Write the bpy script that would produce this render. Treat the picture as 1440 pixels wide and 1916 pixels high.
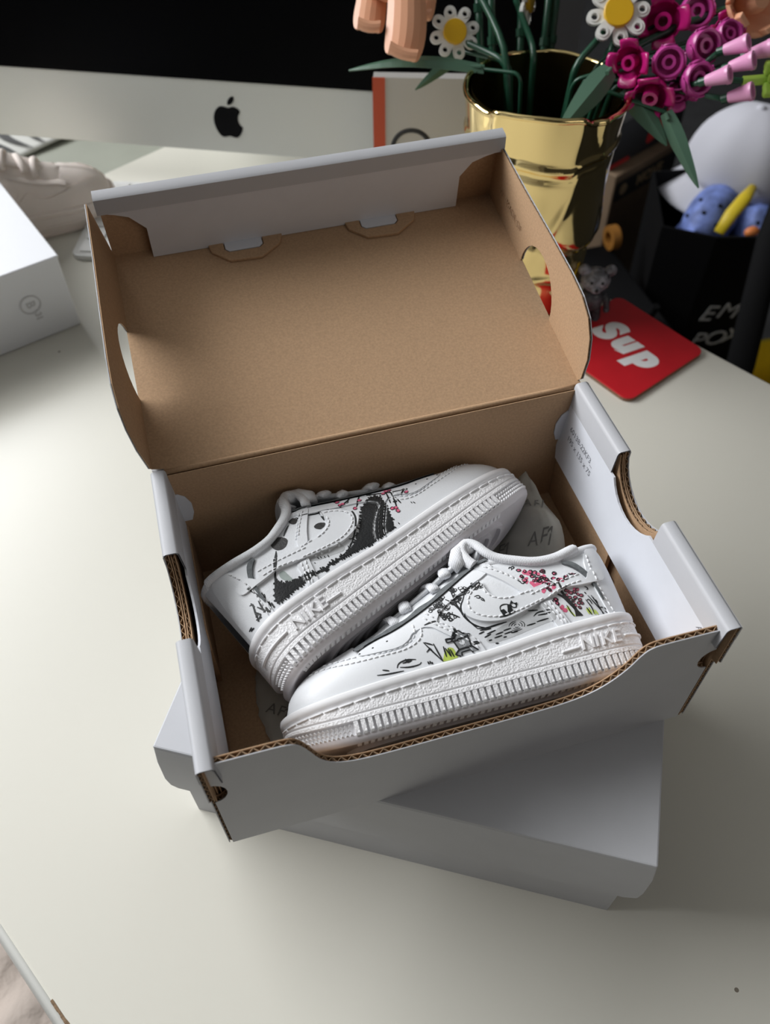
import bpy, bmesh, math, random
import numpy as np
from mathutils import Vector, Matrix
from mathutils.geometry import delaunay_2d_cdt
for o in list(bpy.data.objects): bpy.data.objects.remove(o, do_unlink=True)
SC = bpy.context.scene
COL = SC.collection
MM = 0.001                      # everything below is written in millimetres
random.seed(7)

# ------------------------------------------------------------------ camera
CP = (32.26, -122.657, 424.628)
RT = (0.96201360, -0.27286818, -0.00853188)      # camera right
DN = (-0.21839274, -0.75045249, -0.62379938)     # camera down
FW = (0.16381223, 0.60196679, -0.78153793)       # camera forward
cam_d = bpy.data.cameras.new('camera'); cam = bpy.data.objects.new('camera', cam_d); COL.objects.link(cam)
cam.matrix_world = Matrix(((RT[0], -DN[0], -FW[0], CP[0]*MM), (RT[1], -DN[1], -FW[1], CP[1]*MM), (RT[2], -DN[2], -FW[2], CP[2]*MM), (0, 0, 0, 1)))
cam_d.sensor_fit = 'HORIZONTAL'; cam_d.sensor_width = 36.0; cam_d.lens = 1602.86/1440*36.0
cam_d.clip_start = 0.01; cam_d.clip_end = 30
cam_d.dof.use_dof = True; cam_d.dof.focus_distance = 0.365; cam_d.dof.aperture_fstop = 16
SC.camera = cam

# ------------------------------------------------------------------ world, window and fill lights, exposure
wd = bpy.data.worlds.new('room'); SC.world = wd; wd.use_nodes = True
bg = wd.node_tree.nodes['Background']; bg.inputs[0].default_value = (1.0, 0.96, 0.91, 1); bg.inputs[1].default_value = 0.025
def area(name, loc, target, sx, sy, power, color):
    d = bpy.data.lights.new(name, 'AREA'); d.shape = 'RECTANGLE'; d.size = sx; d.size_y = sy; d.energy = power; d.color = color
    o = bpy.data.objects.new(name, d); COL.objects.link(o); o.location = loc
    o.rotation_euler = (Vector(target)-Vector(loc)).to_track_quat('-Z', 'Y').to_euler(); return o
area('window_light', (-1.94, 1.96, 1.96), (0.12, 0.12, 0.1), 3.3, 1.35, 164, (0.97, 0.985, 1.0))
area('front_fill_light', (1.1, -1.8, 1.15), (0.2, 0.0, 0.05), 1.4, 1.0, 4.6, (1.0, 0.94, 0.87))  # added fill lamp, lifts the front-facing sides; no window known there
SC.view_settings.view_transform = 'Standard'; SC.view_settings.look = 'None'
SC.view_settings.gamma = 1.0; SC.view_settings.use_curve_mapping = False
SC.view_settings.exposure = 0.1

# ------------------------------------------------------------------ helpers: materials
def mat(name, col, rough=0.6, metal=0.0, bump=None, var=0.0, vscale=40.0, spec=0.5, coat=0.0, sub=0.0):
    """col linear rgb; bump=(kind, scale per metre, strength, distance mm); var = colour variation amount"""
    m = bpy.data.materials.new(name); m.use_nodes = True; nt = m.node_tree; n = nt.nodes; L = nt.links
    b = n['Principled BSDF']; b.inputs['Base Color'].default_value = (*col, 1); b.inputs['Roughness'].default_value = rough
    b.inputs['Metallic'].default_value = metal; b.inputs['Specular IOR Level'].default_value = spec
    if coat: b.inputs['Coat Weight'].default_value = coat; b.inputs['Coat Roughness'].default_value = 0.08
    if sub:
        b.inputs['Subsurface Weight'].default_value = sub; b.inputs['Subsurface Radius'].default_value = (0.004, 0.003, 0.002)
    tc = n.new('ShaderNodeTexCoord')
    if var:
        nz = n.new('ShaderNodeTexNoise'); nz.inputs['Scale'].default_value = vscale; nz.inputs['Detail'].default_value = 6
        L.new(tc.outputs['Object'], nz.inputs['Vector'])
        rp = n.new('ShaderNodeValToRGB'); rp.color_ramp.elements[0].position = 0.3; rp.color_ramp.elements[1].position = 0.7
        rp.color_ramp.elements[0].color = (*[max(0, c*(1-var)) for c in col], 1); rp.color_ramp.elements[1].color = (*[min(1, c*(1+var)) for c in col], 1)
        L.new(nz.outputs['Fac'], rp.inputs[0]); L.new(rp.outputs[0], b.inputs['Base Color'])
    if bump:
        kind, sc, st, dist = bump
        if kind == 'noise':
            t = n.new('ShaderNodeTexNoise'); t.inputs['Scale'].default_value = sc; t.inputs['Detail'].default_value = 3; out = t.outputs['Fac']
        elif kind == 'wave':
            t = n.new('ShaderNodeTexWave'); t.inputs['Scale'].default_value = sc; t.inputs['Distortion'].default_value = 2.0; out = t.outputs['Fac']
        else:
            t = n.new('ShaderNodeTexVoronoi'); t.inputs['Scale'].default_value = sc; t.feature = 'SMOOTH_F1'; out = t.outputs['Distance']
        L.new(tc.outputs['Object'], t.inputs['Vector'])
        bp = n.new('ShaderNodeBump'); bp.inputs['Strength'].default_value = st; bp.inputs['Distance'].default_value = dist*MM
        if kind == 'voronoi': bp.invert = True
        L.new(out, bp.inputs['Height']); L.new(bp.outputs['Normal'], b.inputs['Normal'])
    return m
M = {}
M['card'] = mat('grey_card', (0.51, 0.515, 0.54), 0.55, bump=('noise', 900, 0.12, 0.2), var=0.02, vscale=60)
M['card_white'] = mat('white_card', (0.68, 0.70, 0.755), 0.6, bump=('noise', 700, 0.10, 0.2), var=0.02, vscale=80)
M['kraft'] = mat('kraft_board', (0.46, 0.30, 0.18), 0.85, bump=('noise', 1100, 0.35, 0.25), var=0.10, vscale=900, spec=0.2)
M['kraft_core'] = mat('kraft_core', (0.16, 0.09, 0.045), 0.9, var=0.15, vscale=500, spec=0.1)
M['flute'] = mat('corrugated_flute', (0.40, 0.27, 0.165), 0.85, var=0.12, vscale=600, spec=0.2)
M['leather'] = mat('white_leather', (0.75, 0.765, 0.79), 0.42, bump=('voronoi', 1500, 0.22, 0.25), spec=0.4)
M['leather2'] = mat('white_leather_panel', (0.76, 0.775, 0.80), 0.40, bump=('voronoi', 1700, 0.16, 0.2), spec=0.4)
M['rubber'] = mat('white_rubber', (0.84, 0.835, 0.85), 0.45, bump=('noise', 1200, 0.1, 0.1), spec=0.4)
M['pebble'] = mat('pebbled_rubber', (0.85, 0.845, 0.86), 0.48, bump=('voronoi', 1400, 0.65, 0.5), spec=0.4)
M['sole'] = mat('sole_rubber', (0.72, 0.69, 0.71), 0.5, bump=('noise', 900, 0.1, 0.1), spec=0.35)
M['lining'] = mat('white_textile', (0.80, 0.81, 0.84), 0.9, bump=('wave', 500, 0.4, 0.3), spec=0.2)
M['thread'] = mat('white_thread', (0.84, 0.85, 0.87), 0.8, spec=0.2, var=0.03, vscale=300)
M['cut'] = mat('grey_cut_edge', (0.13, 0.14, 0.145), 0.8, var=0.25, vscale=700, spec=0.2)
M['ink'] = mat('black_paint', (0.012, 0.013, 0.014), 0.45, bump=('voronoi', 1500, 0.3, 0.25), var=0.3, vscale=900)
M['inkgrey'] = mat('charcoal_paint', (0.028, 0.027, 0.027), 0.5, bump=('voronoi', 1500, 0.3, 0.25), var=0.35, vscale=900)
M['paintgrey'] = mat('grey_paint', (0.24, 0.25, 0.26), 0.5, var=0.12, vscale=600)
M['washgrey'] = mat('pale_grey_wash', (0.50, 0.51, 0.52), 0.5, var=0.12, vscale=220)
M['washgreen'] = mat('grey_green_wash', (0.36, 0.41, 0.39), 0.5, var=0.15, vscale=300)
M['pink'] = mat('pink_paint', (0.68, 0.13, 0.23), 0.5, var=0.25, vscale=700)
M['pinkdark'] = mat('dusky_pink_paint', (0.36, 0.10, 0.14), 0.5, var=0.35, vscale=700)
M['limepaint'] = mat('lime_paint', (0.50, 0.62, 0.11), 0.5, var=0.12, vscale=500)
M['tissue'] = mat('tissue_paper', (0.44, 0.42, 0.37), 0.8, bump=('noise', 120, 0.5, 1.5), var=0.06, vscale=90)
M['print'] = mat('grey_print', (0.20, 0.19, 0.175), 0.8, var=0.1, vscale=500)
M['paleprint'] = mat('pale_grey_print', (0.20, 0.205, 0.23), 0.8, var=0.2, vscale=900)
# ------------------------------------------------------------------ helpers: geometry
class G:
    """collects verts (mm) and faces with material indices"""
    def __init__(s): s.v = []; s.f = []; s.m = []
    def add(s, vs, fs, m=0):
        k = len(s.v); s.v += [tuple(v) for v in vs]
        for f in fs: s.f.append(tuple(i+k for i in f)); s.m.append(m)
        return s
    def box(s, c, d, m=0, R=None):
        x, y, z = (q/2 for q in d); vs = []
        for sx, sy, sz in ((-1,-1,-1),(1,-1,-1),(1,1,-1),(-1,1,-1),(-1,-1,1),(1,-1,1),(1,1,1),(-1,1,1)):
            p = Vector((sx*x, sy*y, sz*z)); p = (R @ p) if R is not None else p; vs.append(p+Vector(c))
        return s.add(vs, [(0,3,2,1),(4,5,6,7),(0,1,5,4),(1,2,6,5),(2,3,7,6),(3,0,4,7)], m)
    def prism(s, pts, fr, a, b, m=0, ms=None, mb=None):
        """2-D polygon pts in frame fr=(O,A,B,N) extruded from N*a to N*b"""
        O, A, B, N = (Vector(q) for q in fr); n = len(pts)
        vs = [O+A*x+B*y+N*a for x, y in pts]+[O+A*x+B*y+N*b for x, y in pts]
        s.add(vs, [tuple(range(n))], m if mb is None else mb); k = len(s.v)-2*n
        s.f.append(tuple(k+n+i for i in range(n))); s.m.append(m)
        for i in range(n):
            j = (i+1) % n; s.f.append((k+i, k+j, k+n+j, k+n+i)); s.m.append(m if ms is None else ms)
        return s
    def tube(s, path, r, n=8, m=0, cap=True, flat=1.0, up=None, closed=False):
        """sweep a circle (radius or list of radii; flat squashes) along path"""
        P = [Vector(p) for p in path]; K = len(P); rs = r if isinstance(r, (list, tuple)) else [r]*K
        prev = Vector(up) if up is not None else None; rings = []
        for i in range(K):
            t = (P[(i+1) % K]-P[i-1]) if closed else (P[min(i+1, K-1)]-P[max(i-1, 0)])
            t = t.normalized() if t.length > 1e-9 else Vector((0,0,1))
            if prev is None: prev = t.orthogonal()
            a = (prev-t*prev.dot(t)); a = a.normalized() if a.length > 1e-6 else t.orthogonal().normalized()
            b = t.cross(a)
            if up is None: prev = a
            rings.append([P[i]+a*math.cos(2*math.pi*j/n)*rs[i]*flat+b*math.sin(2*math.pi*j/n)*rs[i] for j in range(n)])
        k = len(s.v)
        for q in rings: s.v += [tuple(v) for v in q]
        for i in range(K if closed else K-1):
            for j in range(n):
                i2 = (i+1) % K
                s.f.append((k+i*n+j, k+i*n+(j+1) % n, k+i2*n+(j+1) % n, k+i2*n+j)); s.m.append(m)
        if cap and not closed:
            s.f.append(tuple(k+j for j in range(n))[::-1]); s.m.append(m); s.f.append(tuple(k+(K-1)*n+j for j in range(n))); s.m.append(m)
        return s
    def lathe(s, prof, fr=((0,0,0),(1,0,0),(0,1,0),(0,0,1)), n=24, m=0, a0=0, a1=2*math.pi):
        O, A, B, N = (Vector(q) for q in fr); full = abs(a1-a0-2*math.pi) < 1e-6; c = n if full else n+1
        k = len(s.v)
        for r, z in prof:
            for j in range(c):
                t = a0+(a1-a0)*j/n; s.v.append(tuple(O+A*(r*math.cos(t))+B*(r*math.sin(t))+N*z))
        for i in range(len(prof)-1):
            for j in range(n):
                j2 = (j+1) % c; s.f.append((k+i*c+j, k+i*c+j2, k+(i+1)*c+j2, k+(i+1)*c+j)); s.m.append(m)
        return s
    def ball(s, c, r, n=12, m=0, sc=(1,1,1), R=None):
        k = len(s.v); c = Vector(c)
        for i in range(n//2+1):
            ph = math.pi*i/(n//2)
            for j in range(n):
                t = 2*math.pi*j/n; p = Vector((r*sc[0]*math.sin(ph)*math.cos(t), r*sc[1]*math.sin(ph)*math.sin(t), r*sc[2]*math.cos(ph)))
                s.v.append(tuple(c+((R @ p) if R is not None else p)))
        for i in range(n//2):
            for j in range(n): s.f.append((k+i*n+j, k+(i+1)*n+j, k+(i+1)*n+(j+1) % n, k+i*n+(j+1) % n)); s.m.append(m)
        return s
    def grid(s, rows, m=0, wrap=False):
        k = len(s.v); c = len(rows[0])
        for r in rows: s.v += [tuple(p) for p in r]
        for i in range(len(rows)-1):
            for j in range(c if wrap else c-1):
                j2 = (j+1) % c; s.f.append((k+i*c+j, k+i*c+j2, k+(i+1)*c+j2, k+(i+1)*c+j)); s.m.append(m)
        return s
    def mesh(s, name, mats, smooth=False, sharp=None, weld=False):
        me = bpy.data.meshes.new(name); me.from_pydata([(x*MM, y*MM, z*MM) for x, y, z in s.v], [], s.f)
        for q in mats: me.materials.append(M[q] if isinstance(q, str) else q)
        me.polygons.foreach_set('material_index', s.m); me.update()
        bm = bmesh.new(); bm.from_mesh(me)
        if weld: bmesh.ops.remove_doubles(bm, verts=bm.verts, dist=1e-6)
        bmesh.ops.recalc_face_normals(bm, faces=bm.faces)
        if smooth:
            for f in bm.faces: f.smooth = True
            if sharp is not None:
                for e in bm.edges:
                    if len(e.link_faces) == 2 and e.calc_face_angle(0) > math.radians(sharp): e.smooth = False
        bm.to_mesh(me); bm.free(); return me
    def obj(s, name, mats, parent=None, smooth=False, sharp=None, weld=False, bevel=0, mtx=None):
        if isinstance(mats, str): mats = [mats]
        o = bpy.data.objects.new(name, s.mesh(name, mats, smooth, sharp, weld)); COL.objects.link(o)
        if parent: o.parent = parent
        if mtx is not None: o.matrix_world = mtx
        if bevel:
            b = o.modifiers.new('bevel', 'BEVEL'); b.width = bevel*MM; b.segments = 2; b.limit_method = 'ANGLE'; b.angle_limit = math.radians(40)
        return o
def mtx(O, X=(1,0,0), Y=(0,1,0), Z=(0,0,1)):
    return Matrix(((X[0], Y[0], Z[0], O[0]*MM), (X[1], Y[1], Z[1], O[1]*MM), (X[2], Y[2], Z[2], O[2]*MM), (0, 0, 0, 1)))
def rotz(O, deg):
    a = math.radians(deg); c, s = math.cos(a), math.sin(a); return mtx(O, (c, s, 0), (-s, c, 0))
def tag(o, label=None, cat=None, group=None, kind=None):
    if label: o['label'] = label
    if cat: o['category'] = cat
    if group: o['group'] = group
    if kind: o['kind'] = kind
    return o
def thing(name, label, cat, m, group=None):
    e = bpy.data.objects.new(name, None); COL.objects.link(e); e.empty_display_size = 0.01; e.matrix_world = m
    return tag(e, label, cat, group)
def text_mesh(txt, size, extrude=0.0, shear=0.0, bold=0.0, align='CENTER', spacing=1.0, res=3):
    """built-in font -> (verts, faces) in mm, x right, y up, z out"""
    cu = bpy.data.curves.new('text', 'FONT'); cu.body = txt; cu.size = size; cu.extrude = extrude; cu.shear = shear; cu.offset = bold
    cu.align_x = align; cu.align_y = 'CENTER'; cu.space_character = spacing; cu.resolution_u = res
    o = bpy.data.objects.new('text', cu); COL.objects.link(o); dg = bpy.context.evaluated_depsgraph_get(); dg.update()
    me = o.evaluated_get(dg).to_mesh(); vs = [tuple(v.co) for v in me.vertices]; fs = [tuple(p.vertices) for p in me.polygons]
    o.evaluated_get(dg).to_mesh_clear(); bpy.data.objects.remove(o); bpy.data.curves.remove(cu); return vs, fs
def text_on(g, txt, size, fr, m=0, lift=0.05, **k):
    vs, fs = text_mesh(txt, size, **k); O, A, B, N = (Vector(q) for q in fr)
    g.add([O+A*x+B*y+N*(z+lift) for x, y, z in vs], fs, m)
def resample(pts, step, closed=False):
    P = [Vector(p) for p in pts]+([Vector(pts[0])] if closed else []); out = [P[0]]; acc = 0
    for a, b in zip(P, P[1:]):
        L = (b-a).length; d = step-acc
        while d < L: out.append(a.lerp(b, d/L)); d += step
        acc = L-(d-step)
    if not closed and (out[-1]-P[-1]).length > step*.3: out.append(P[-1])
    return out
def smooth_path(pts, it=2, closed=False):
    P = [Vector(p) for p in pts]
    for _ in range(it):
        Q = [] if closed else [P[0]]
        for a, b in (zip(P, P[1:]+P[:1]) if closed else zip(P, P[1:])): Q += [a*.75+b*.25, a*.25+b*.75]
        P = Q if closed else Q+[P[-1]]
    return P

# ------------------------------------------------------------------ corrugated board
def inset_poly(p, d):
    n = len(p); A = sum(p[i][0]*p[(i+1) % n][1]-p[(i+1) % n][0]*p[i][1] for i in range(n)); sg = 1 if A > 0 else -1; out = []
    for i in range(n):
        a, b, c = Vector(p[i-1]), Vector(p[i]), Vector(p[(i+1) % n]); e1 = (b-a).normalized(); e2 = (c-b).normalized()
        n1 = Vector((-e1.y, e1.x))*sg; n2 = Vector((-e2.y, e2.x))*sg; q = n1+n2; L = max(0.5, (1+n1.dot(n2)))
        out.append(tuple(b+q*(d/L)))
    return out
def board(name, poly, fr, parent, th=2.4, outer='card', inner='kraft', flute=None, rec=1.3):
    """corrugated board: outer liner at N=0, inner liner at N=-th, recessed core; flute = list of edge paths that show the fluting"""
    poly = [p for i, p in enumerate(poly) if abs(p[0]-poly[i-1][0])+abs(p[1]-poly[i-1][1]) > 1e-3]
    g = G(); core = inset_poly(poly, rec)
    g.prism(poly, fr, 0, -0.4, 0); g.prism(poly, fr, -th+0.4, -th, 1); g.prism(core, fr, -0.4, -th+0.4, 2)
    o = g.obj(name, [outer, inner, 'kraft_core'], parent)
    if flute:
        O, A, B, N = (Vector(q) for q in fr); f = G(); ar = sum(poly[i][0]*poly[(i+1) % len(poly)][1]-poly[(i+1) % len(poly)][0]*poly[i][1] for i in range(len(poly)))
        for path in flute:
            f = G(); pts = resample(path, 2.0); up = []; dn = []
            for i, p in enumerate(pts):
                t = (pts[min(i+1, len(pts)-1)]-pts[max(i-1, 0)]).normalized(); w = Vector((-t.y, t.x))*(1 if ar > 0 else -1)
                zz = -0.45 if i % 2 else -th+0.45; q = p+w*0.15; r = p+w*(rec+.2)
                for s_ in (-.17, .17):
                    up.append((O+A*(q.x+t.x*s_)+B*(q.y+t.y*s_)+N*zz)); dn.append((O+A*(r.x+t.x*s_)+B*(r.y+t.y*s_)+N*zz))
            # two sheets make one thin wavy paper
            for k in (0, 1):
                U = up[k::2]; D = dn[k::2]; f.grid([U, D], 0)
            for i in range(len(pts)-1): f.add([up[2*i], up[2*i+1], up[2*i+3], up[2*i+2]], [(0, 1, 2, 3)], 0)
            f.obj('corrugation', ['flute'], o, weld=True)
    return o

# ================================================================== desk, floor
DA = Vector((-0.485, 0.8745, 0)); DNn = Vector((0.8745, 0.485, 0))   # desk length / width directions
def desk_pt(a, n, z=0): return DA*a+DNn*n+Vector((0, 0, z))
def desk_material():
    m = mat('white_desk_laminate', (0.70, 0.68, 0.605), 0.30, bump=('noise', 350, 0.05, 0.1), spec=0.5); nt = m.node_tree; n = nt.nodes; L = nt.links
    tc = n.new('ShaderNodeTexCoord'); vo = n.new('ShaderNodeTexVoronoi'); vo.inputs['Scale'].default_value = 22
    L.new(tc.outputs['Object'], vo.inputs['Vector'])
    lt = n.new('ShaderNodeMath'); lt.operation = 'LESS_THAN'; lt.inputs[1].default_value = 0.022; L.new(vo.outputs['Distance'], lt.inputs[0])
    mx = n.new('ShaderNodeMixRGB'); mx.inputs[1].default_value = (0.70, 0.68, 0.605, 1); mx.inputs[2].default_value = (0.22, 0.19, 0.15, 1)
    L.new(lt.outputs[0], mx.inputs[0]); L.new(mx.outputs[0], n['Principled BSDF'].inputs['Base Color']); return m
M['desk'] = desk_material()
M['chip'] = mat('bare_chipboard', (0.20, 0.13, 0.075), 0.9, var=0.3, vscale=900)
M['deskband'] = mat('white_edge_band', (0.70, 0.70, 0.66), 0.35)
desk = thing('desk', 'cream white desk under everything, rounded edges, one edge chipped', 'desk', mtx((0, 0, 0)))
g = G(); g.prism([(-360, -91), (592, -91), (592, 483), (-360, 483)], (desk_pt(0, 0, 0), DA, DNn, Vector((0, 0, 1))), -24, 0, 0)
g.obj('tabletop', ['desk'], desk, bevel=2.0)
g = G(); g.tube([desk_pt(a, -91.6, -12) for a in (-358, 590)], 12.2, 16, flat=0.35, up=DNn); g.obj('edge_band', ['deskband'], desk, smooth=True)
g = G(); rr = random.Random(3); top = []; bot = []
for i in range(90):
    a = 30-i*1.3; w = rr.uniform(0.4, 1.1) if 8 < i < 86 else 0.2
    top.append(desk_pt(a, -89.6+w*.6, 0.06)); bot.append(desk_pt(a, -90.6-rr.uniform(0, .4), -0.25))
g.grid([top, bot]); g.obj('worn_chip_line', ['chip'], desk)
for a, n in ((-330, -60), (-330, 450), (560, -60), (560, 450)):
    g = G(); g.box(desk_pt(a, n, -372), (45, 45, 696)); g.obj('desk_leg', ['deskband'], desk, bevel=2)
M['floor'] = mat('dark_floor', (0.012, 0.012, 0.013), 0.8, bump=('noise', 200, 0.4, 2), var=0.3, vscale=30)
g = G(); g.box((300, 900, -730), (6000, 6000, 20)); tag(g.obj('floor', ['floor']), kind='structure')
M['ceil'] = mat('white_ceiling', (0.7, 0.7, 0.68), 0.9, var=.03, vscale=5)
g = G(); g.box((300, 900, 2700), (6000, 6000, 60)); tag(g.obj('ceiling', ['ceil']), kind='structure')
# ================================================================== open shoe box (195 x 135 x 75)
E3 = (Vector((1,0,0)), Vector((0,1,0)), Vector((0,0,1)))
ob = thing('open_shoe_box', 'open grey cardboard shoe box with hinged brown-lined lid, holding two sneakers', 'shoe box', mtx((0, 0, 78)))
W, D, H = 197.0, 133.5, 75.0
def arc(cx, cy, rx, ry, a0, a1, n=10): return [(cx+rx*math.cos(math.radians(a0+(a1-a0)*i/n)), cy+ry*math.sin(math.radians(a0+(a1-a0)*i/n))) for i in range(n+1)]
notch = [(t.x, t.y) for t in smooth_path([(173, 74), (165.5, 74), (162, 71), (157.5, 60), (149, 50.5), (138, 46.3), (120, 45.3), (90, 45.6), (66, 45.6), (53, 46.5), (45, 50), (40.5, 56), (37.5, 65), (34.5, 72), (31.5, 74.6), (24, 75)], 2)]
fw = [(1.5, 0), (195.5, 0), (195.5, 44)]+arc(195.5, 51, 5.5, 7, -90, -270, 8)+[(195.5, 58), (195.5, 73.4)]+notch+[(1.5, 75.4), (1.5, 58.5)]+arc(1.5, 51, 5.5, 7.5, 90, -90, 8)+[(1.5, 43.5)]
fr_front = ((0, 0, 0), (1, 0, 0), (0, 0, 1), (0, -1, 0))
board('front_wall', fw, fr_front, ob, 2.6, flute=[[(195.5, 73.4)]+notch+[(1.5, 75.4)], [(1.5, 43), (1.5, 0)], [(195.5, 0), (195.5, 43)], arc(1.5, 51, 5.5, 7.5, 88, -88, 8), arc(195.5, 51, 5.5, 7, -92, -268, 8)])
board('back_wall', [(2, 0), (195, 0), (195, 74.5), (2, 74.5)], ((0, D, 0), (1, 0, 0), (0, 0, 1), (0, 1, 0)), ob, 2.4)
g = G(); g.box((98.5, 66.5, 1.2), (194, 131, 2.4), 0); g.obj('box_floor', ['kraft'], ob)
for side in (0, 1):                              # roll-over end walls: outer board, cap, inner panel, dust flaps
    X = (lambda t: t) if side == 0 else (lambda t: 198.5-t)
    nx = -1 if side == 0 else 1; lean = -1.8 if side == 0 else 0
    nt_ = arc(68, 77, 20, 19, 0, -180, 14); nt2 = arc(68, 77, 20, 19, -5, -175, 14)
    outer = [(0.2, 0.5), (132, 0.5), (132, 77), (88, 77)]+nt_+[(48, 77), (-2.6, 77), (-2.6, 51), (0.2, 50)]
    board('end_wall', outer, ((X(0), 0, 0), (0, 1, 0), (0, 0, 1), (nx, 0, 0)), ob, 2.3, flute=[nt_, [(-2.6, 77), (-2.6, 51)], [(0.2, 49), (0.2, 1)]])
    second = [(2.9, 12), (131, 12), (131, 75.4)]+nt2+[(2.9, 75.4)]
    board('inner_fold', second, ((X(2.7), 0, 0), (0, 1, 0), (0, 0, 1), (nx, 0, 0)), ob, 1.8, outer='kraft', inner='kraft', flute=[nt2])
    for a, b in ((-2.6, 48.3), (87.7, 132.2)):    # caps rounded over the two boards
        prof = [(X(-0.15), 68), (X(-0.15), 76.2), (X(0.5), 77.3), (X(1.4), 77.7), (X(5.0), 77.6), (X(5.9), 77.0), (X(6.3), 75.8), (X(7.2), 65.0), (X(6.6), 65.0), (X(5.7), 75.8), (X(5.0), 77.0), (X(1.4), 77.1), (X(0.45), 76.0), (X(0.45), 68)]
        if a < 0: aa, bb = a, b
        else: aa, bb = a, b
        g = G(); g.grid([[(x, aa, z) for x, z in prof], [(x, bb, z) for x, z in prof]], 0, wrap=True)
        g.obj('roll_over_cap', ['card'], ob, smooth=True, sharp=40)
    pan = [(3.0, 37), (6, 33), (128.5, 33), (131.5, 40), (131.5, 65.5), (86.5, 65.5)]+arc(68, 77, 20.5, 19.5, -36, -144, 10)+[(49.5, 65.5), (3.0, 65.5)]
    # the panel leans inwards: frame B tilted
    bt = Vector((-0.115*(-nx)*-1, 0, 1)).normalized() if side == 0 else Vector((0.115, 0, 1)).normalized()
    if side == 0: bt = Vector((-0.035, 0, 1)).normalized()
    O_ = Vector((X(7.2), 0, 65.5))-bt*65.5
    g = G(); g.prism(pan, (O_, (0, 1, 0), bt, (-nx, 0, 0)), -0.9, 0.0, 0); g.obj('inner_panel', ['card_white'], ob)
    pp = O_+Vector((-nx*0.05, 0, 0))
    if side == 1:
        gt = G(); text_on(gt, '60138-22KF3_', 4.1, (O_+bt*56.5+Vector((0, 112.5, 0)), (0, -1, 0), bt, (-1, 0, 0)), lift=0.06, bold=.05)
        gt.obj('printed_code', ['paleprint'], ob); gt = G()
        text_on(gt, '195 x 135 x 75', 4.1, (O_+bt*51.0+Vector((0, 112.0, 0)), (0, -1, 0), bt, (-1, 0, 0)), lift=0.06, bold=.05)
        gt.obj('printed_size', ['paleprint'], ob); gt = G(); text_on(gt, 'A', 4.4, (O_+bt*63+Vector((0, 8, 0)), (0, -1, 0), bt, (-1, 0, 0)), lift=0.06, shear=0.3)
        gt.obj('printed_mark', ['paleprint'], ob)
    for y0, y1, dx in ((3.5, 62, 5.0), (70, 130.5, 7.0)):   # kraft dust flaps seen below the panel
        fl = [(y0, 3), (y1, 3), (y1, 30), (y1-5, 39) if y0 < 40 else (y1, 40), (y0, 40) if y0 < 40 else (y0+5, 39), (y0, 30)]
        g = G(); g.prism(fl, ((X(dx+1.8), 0, 0), (0, 1, 0), (0, 0, 1), (nx, 0, 0)), 0, 2.0, 0); g.obj('dust_flap', ['kraft'], ob)
    g = G(); g.prism([(6, 44), (11.5, 44), (13, 49), (13, 55), (11, 60), (8, 62.5), (6, 62)], ((X(0), 130.9, 0), (-nx, 0, 0), (0, 0, 1), (0, -1, 0)), 0, 0.5, 0); g.obj('corner_tab', ['card_white'], ob)
# lid, hinged on the back wall and laid open
la = 0.181; ld = Vector((0, math.cos(la), math.sin(la))); ln = Vector((0, -math.sin(la), math.cos(la))); LO = Vector((0, 133.5, 74.7)); LL = 129.0
lidp = [(5.6, 0), (196.4, 0), (196.6, LL), (0.4, LL), (0.4, 3), (5.6, 2)]
board('lid_panel', [(x, d) for x, d in lidp], (LO-ln*2.4, (1, 0, 0), ld, -ln), ob, 2.4)
g = G(); g.tube([LO+Vector((x, 0, -.3)) for x in np.linspace(5.6, 196.4, 12)], 1.3, 8); g.obj('hinge_crease', ['kraft'], ob, smooth=True)
sd = [(3, 0), (1.2, 3), (1.8, 16), (5.5, 26), (11.5, 32.5), (21, 36), (34, 36.6), (58, 35.4), (92, 33), (129, 31.5), (129, 0)]+arc(60, 0, 20, 21.5, 0, 180, 14)
sdf = [(1.2, 3), (1.8, 16), (5.5, 26), (11.5, 32.5), (21, 36), (34, 36.6), (58, 35.4), (92, 33), (129, 31.5)]
board('lid_side', sd, (LO+Vector((197, 0, 0)), ld, ln, (1, 0, 0)), ob, 1.5, flute=[sdf], rec=.8)
lb = (ln+Vector((-0.15, 0, 0))).normalized()
board('lid_side', [(x, y*(1.06 if y > 22 or x < 39 or x > 81 else .85)) for x, y in sd], (LO, ld, lb, (-1, 0, 0)), ob, 1.0, flute=[[(x, y*1.06) for x, y in sdf]], rec=.8)
def lp(x, d, h): return LO+Vector((x, 0, 0))+ld*d+ln*h
board('lid_front', [(0.5, 0), (196.5, 0), (196.5, 36), (0.5, 36)], (lp(0, LL+2.2, 0), (1, 0, 0), ln, ld), ob, 2.2)
prof = [(LL+2.4, 30), (LL+2.4, 37.2), (LL+1.6, 38.3), (LL-3.0, 38.3), (LL-4.4, 37.6), (LL-5.6, 30.2), (LL-4.9, 30.2), (LL-3.9, 37), (LL-3.0, 37.6), (LL+1.2, 37.6), (LL+1.8, 37), (LL+1.8, 30)]
g = G(); g.grid([[lp(-0.5, d, h) for d, h in prof], [lp(197.2, d, h) for d, h in prof]], 0, wrap=True); g.obj('lid_roll_cap', ['card'], ob, smooth=True, sharp=40)
ip = [(19.4, 0.3), (19.6, 18.5), (13, 26.5), (7, 29), (1.5, 30.6), (195.5, 30.6), (188, 29), (181, 26.5), (175.2, 19), (175.4, 0.3)]
g = G(); g.prism(ip, (lp(0, LL-5.3, 0), (1, 0, 0), ln, ld), 0, 0.8, 0); g.obj('lid_inner_panel', ['card_white'], ob)
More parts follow.
